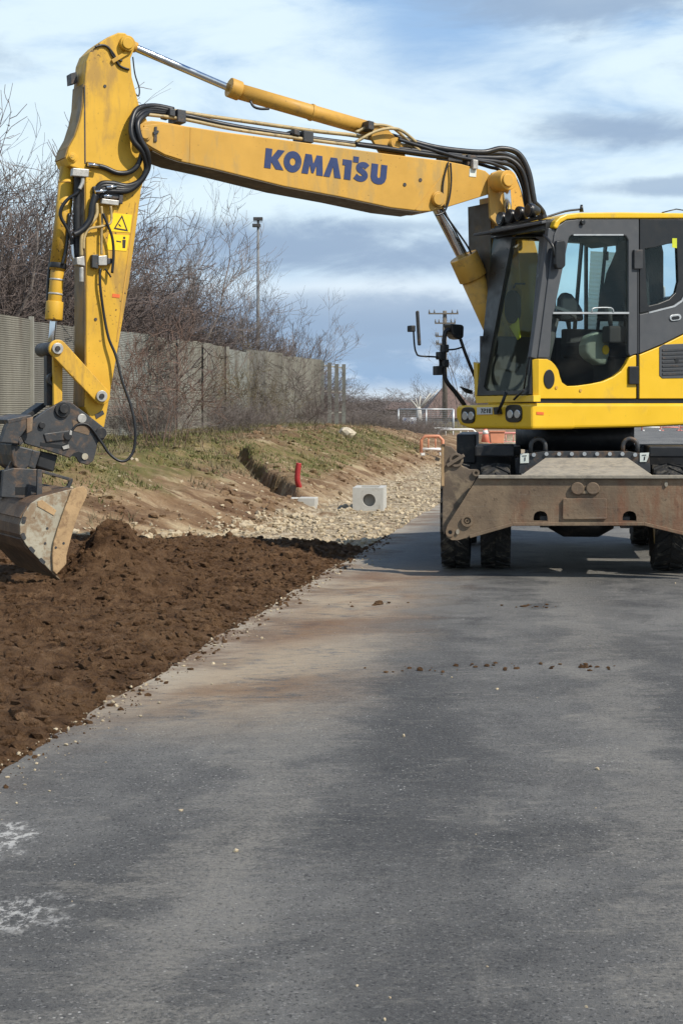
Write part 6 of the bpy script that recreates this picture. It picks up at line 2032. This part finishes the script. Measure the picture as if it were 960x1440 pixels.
def make_wheel(r_in, r_out, d_):
    root = empty('wheel', (0, 0, 0)); root.parent = EX
    c0_, w_ = (r_in + r_out) / 2, abs(r_out - r_in)
    RAD, zc = 0.497, 0.494
    def P3(ro, ra, an):
        return W(c0_ + ro, d_, zc) + (UA * math.cos(an) + ZZ * math.sin(an)) * ra
    prf = [(-w_ * 0.36, 0.27), (-w_ * 0.48, 0.33), (-w_ * 0.5, 0.40), (-w_ * 0.47, 0.455), (-w_ * 0.40, 0.474), (0, 0.480), (w_ * 0.40, 0.474), (w_ * 0.47, 0.455), (w_ * 0.5, 0.40), (w_ * 0.48, 0.33), (w_ * 0.36, 0.27)]
    N = 60
    t_ = MB()
    vv, ff = [], []
    for i in range(N):
        for ro, ra in prf:
            vv.append(P3(ro, ra, 6.2832 * i / N))
    k = len(prf)
    for i in range(N):
        for j in range(k - 1):
            ff.append((i * k + j, ((i + 1) % N) * k + j, ((i + 1) % N) * k + j + 1, i * k + j + 1))
    t_.add(vv, ff, True)
    NL = 22
    for i in range(NL):
        for sd in (-1, 1):
            a0 = 6.2832 * (i + (0.5 if sd > 0 else 0)) / NL
            sl_, th2 = 0.20, 0.095
            q = []
            for ra_in, ra_out in ((0.462, RAD),):
                for ra in (ra_in, ra_out):
                    q += [P3(sd * w_ * 0.02, ra, a0 - sl_ * 0.2), P3(sd * w_ * 0.02, ra, a0 - sl_ * 0.2 + th2), P3(sd * w_ * 0.49, ra - (0.012 if ra > 0.48 else 0.03), a0 + sl_ + th2 * 0.9), P3(sd * w_ * 0.49, ra - (0.012 if ra > 0.48 else 0.03), a0 + sl_)]
            t_.hexa(q)
    t_.build('tyre', 'rubber', root)
    rm_ = MB()
    rm_.tube([W(c0_ - w_ * 0.38, d_, zc), W(c0_ - w_ * 0.2, d_, zc), W(c0_ + w_ * 0.2, d_, zc), W(c0_ + w_ * 0.38, d_, zc)], [0.285, 0.26, 0.26, 0.285], 32)
    rm_.tube([W(c0_ - w_ * 0.5, d_, zc), W(c0_ + w_ * 0.5, d_, zc)], 0.10, 20)
    rm_.build('rim', 'cab_yellow', root)
    return root


wh = None
for (ri, ro) in ((-1.29, -1.025), (-0.925, -0.65), (0.65, 0.925), (1.025, 1.29)):
    for d_ in (0.90, 3.45):
        make_wheel(ri, ro, d_)


# pieces one could count become parts of their own
SPLIT = {'hose_clamp', 'bolt', 'coupler_pin', 'valve_body', 'fitting', 'fender', 'adapter_plate', 'clamp', 'slot', 'armrest', 'push_arm', 'guard_bar', 'bar', 'print', 'adapter_frame', 'tilt_teeth',
         'pin_head', 'hook_opening', 'window_trim', 'wiper', 'front_sill', 'insulator', 'wear_strip', 'antenna', 'side_wall', 'foot', 'cylinder_bracket', 'tilt_bracket', 'pin_boss', 'axle', 'link_pin',
         'hinge_bracket', 'cab_lining', 'steering_column', 'boss', 'link_eye', 'wing_hinge'}


def split_islands(o):
    me = o.data
    n = len(me.vertices)
    par = list(range(n))

    def find(i):
        while par[i] != i:
            par[i] = par[par[i]]
            i = par[i]
        return i
    for p in me.polygons:
        a = find(p.vertices[0])
        for q in p.vertices[1:]:
            b_ = find(q)
            if a != b_:
                par[b_] = a
    groups = {}
    for p in me.polygons:
        groups.setdefault(find(p.vertices[0]), []).append(p)
    if len(groups) < 2:
        return
    for faces in list(groups.values()):
        idx = {}
        fl, sm = [], []
        for p in faces:
            fl.append([idx.setdefault(q, len(idx)) for q in p.vertices])
            sm.append(p.use_smooth)
        m2 = bpy.data.meshes.new(me.name)
        m2.from_pydata([tuple(me.vertices[q].co) for q in idx], [], fl)
        m2.polygons.foreach_set('use_smooth', sm)
        m2.materials.append(me.materials[0])
        m2.update()
        c_ = o.copy()
        c_.data = m2
        COL.objects.link(c_)
    bpy.data.objects.remove(o)


for o in list(scene.objects):
    if o.type == 'MESH' and o.parent is not None and o.name.split('.')[0] in SPLIT and not o.children:
        split_islands(o)
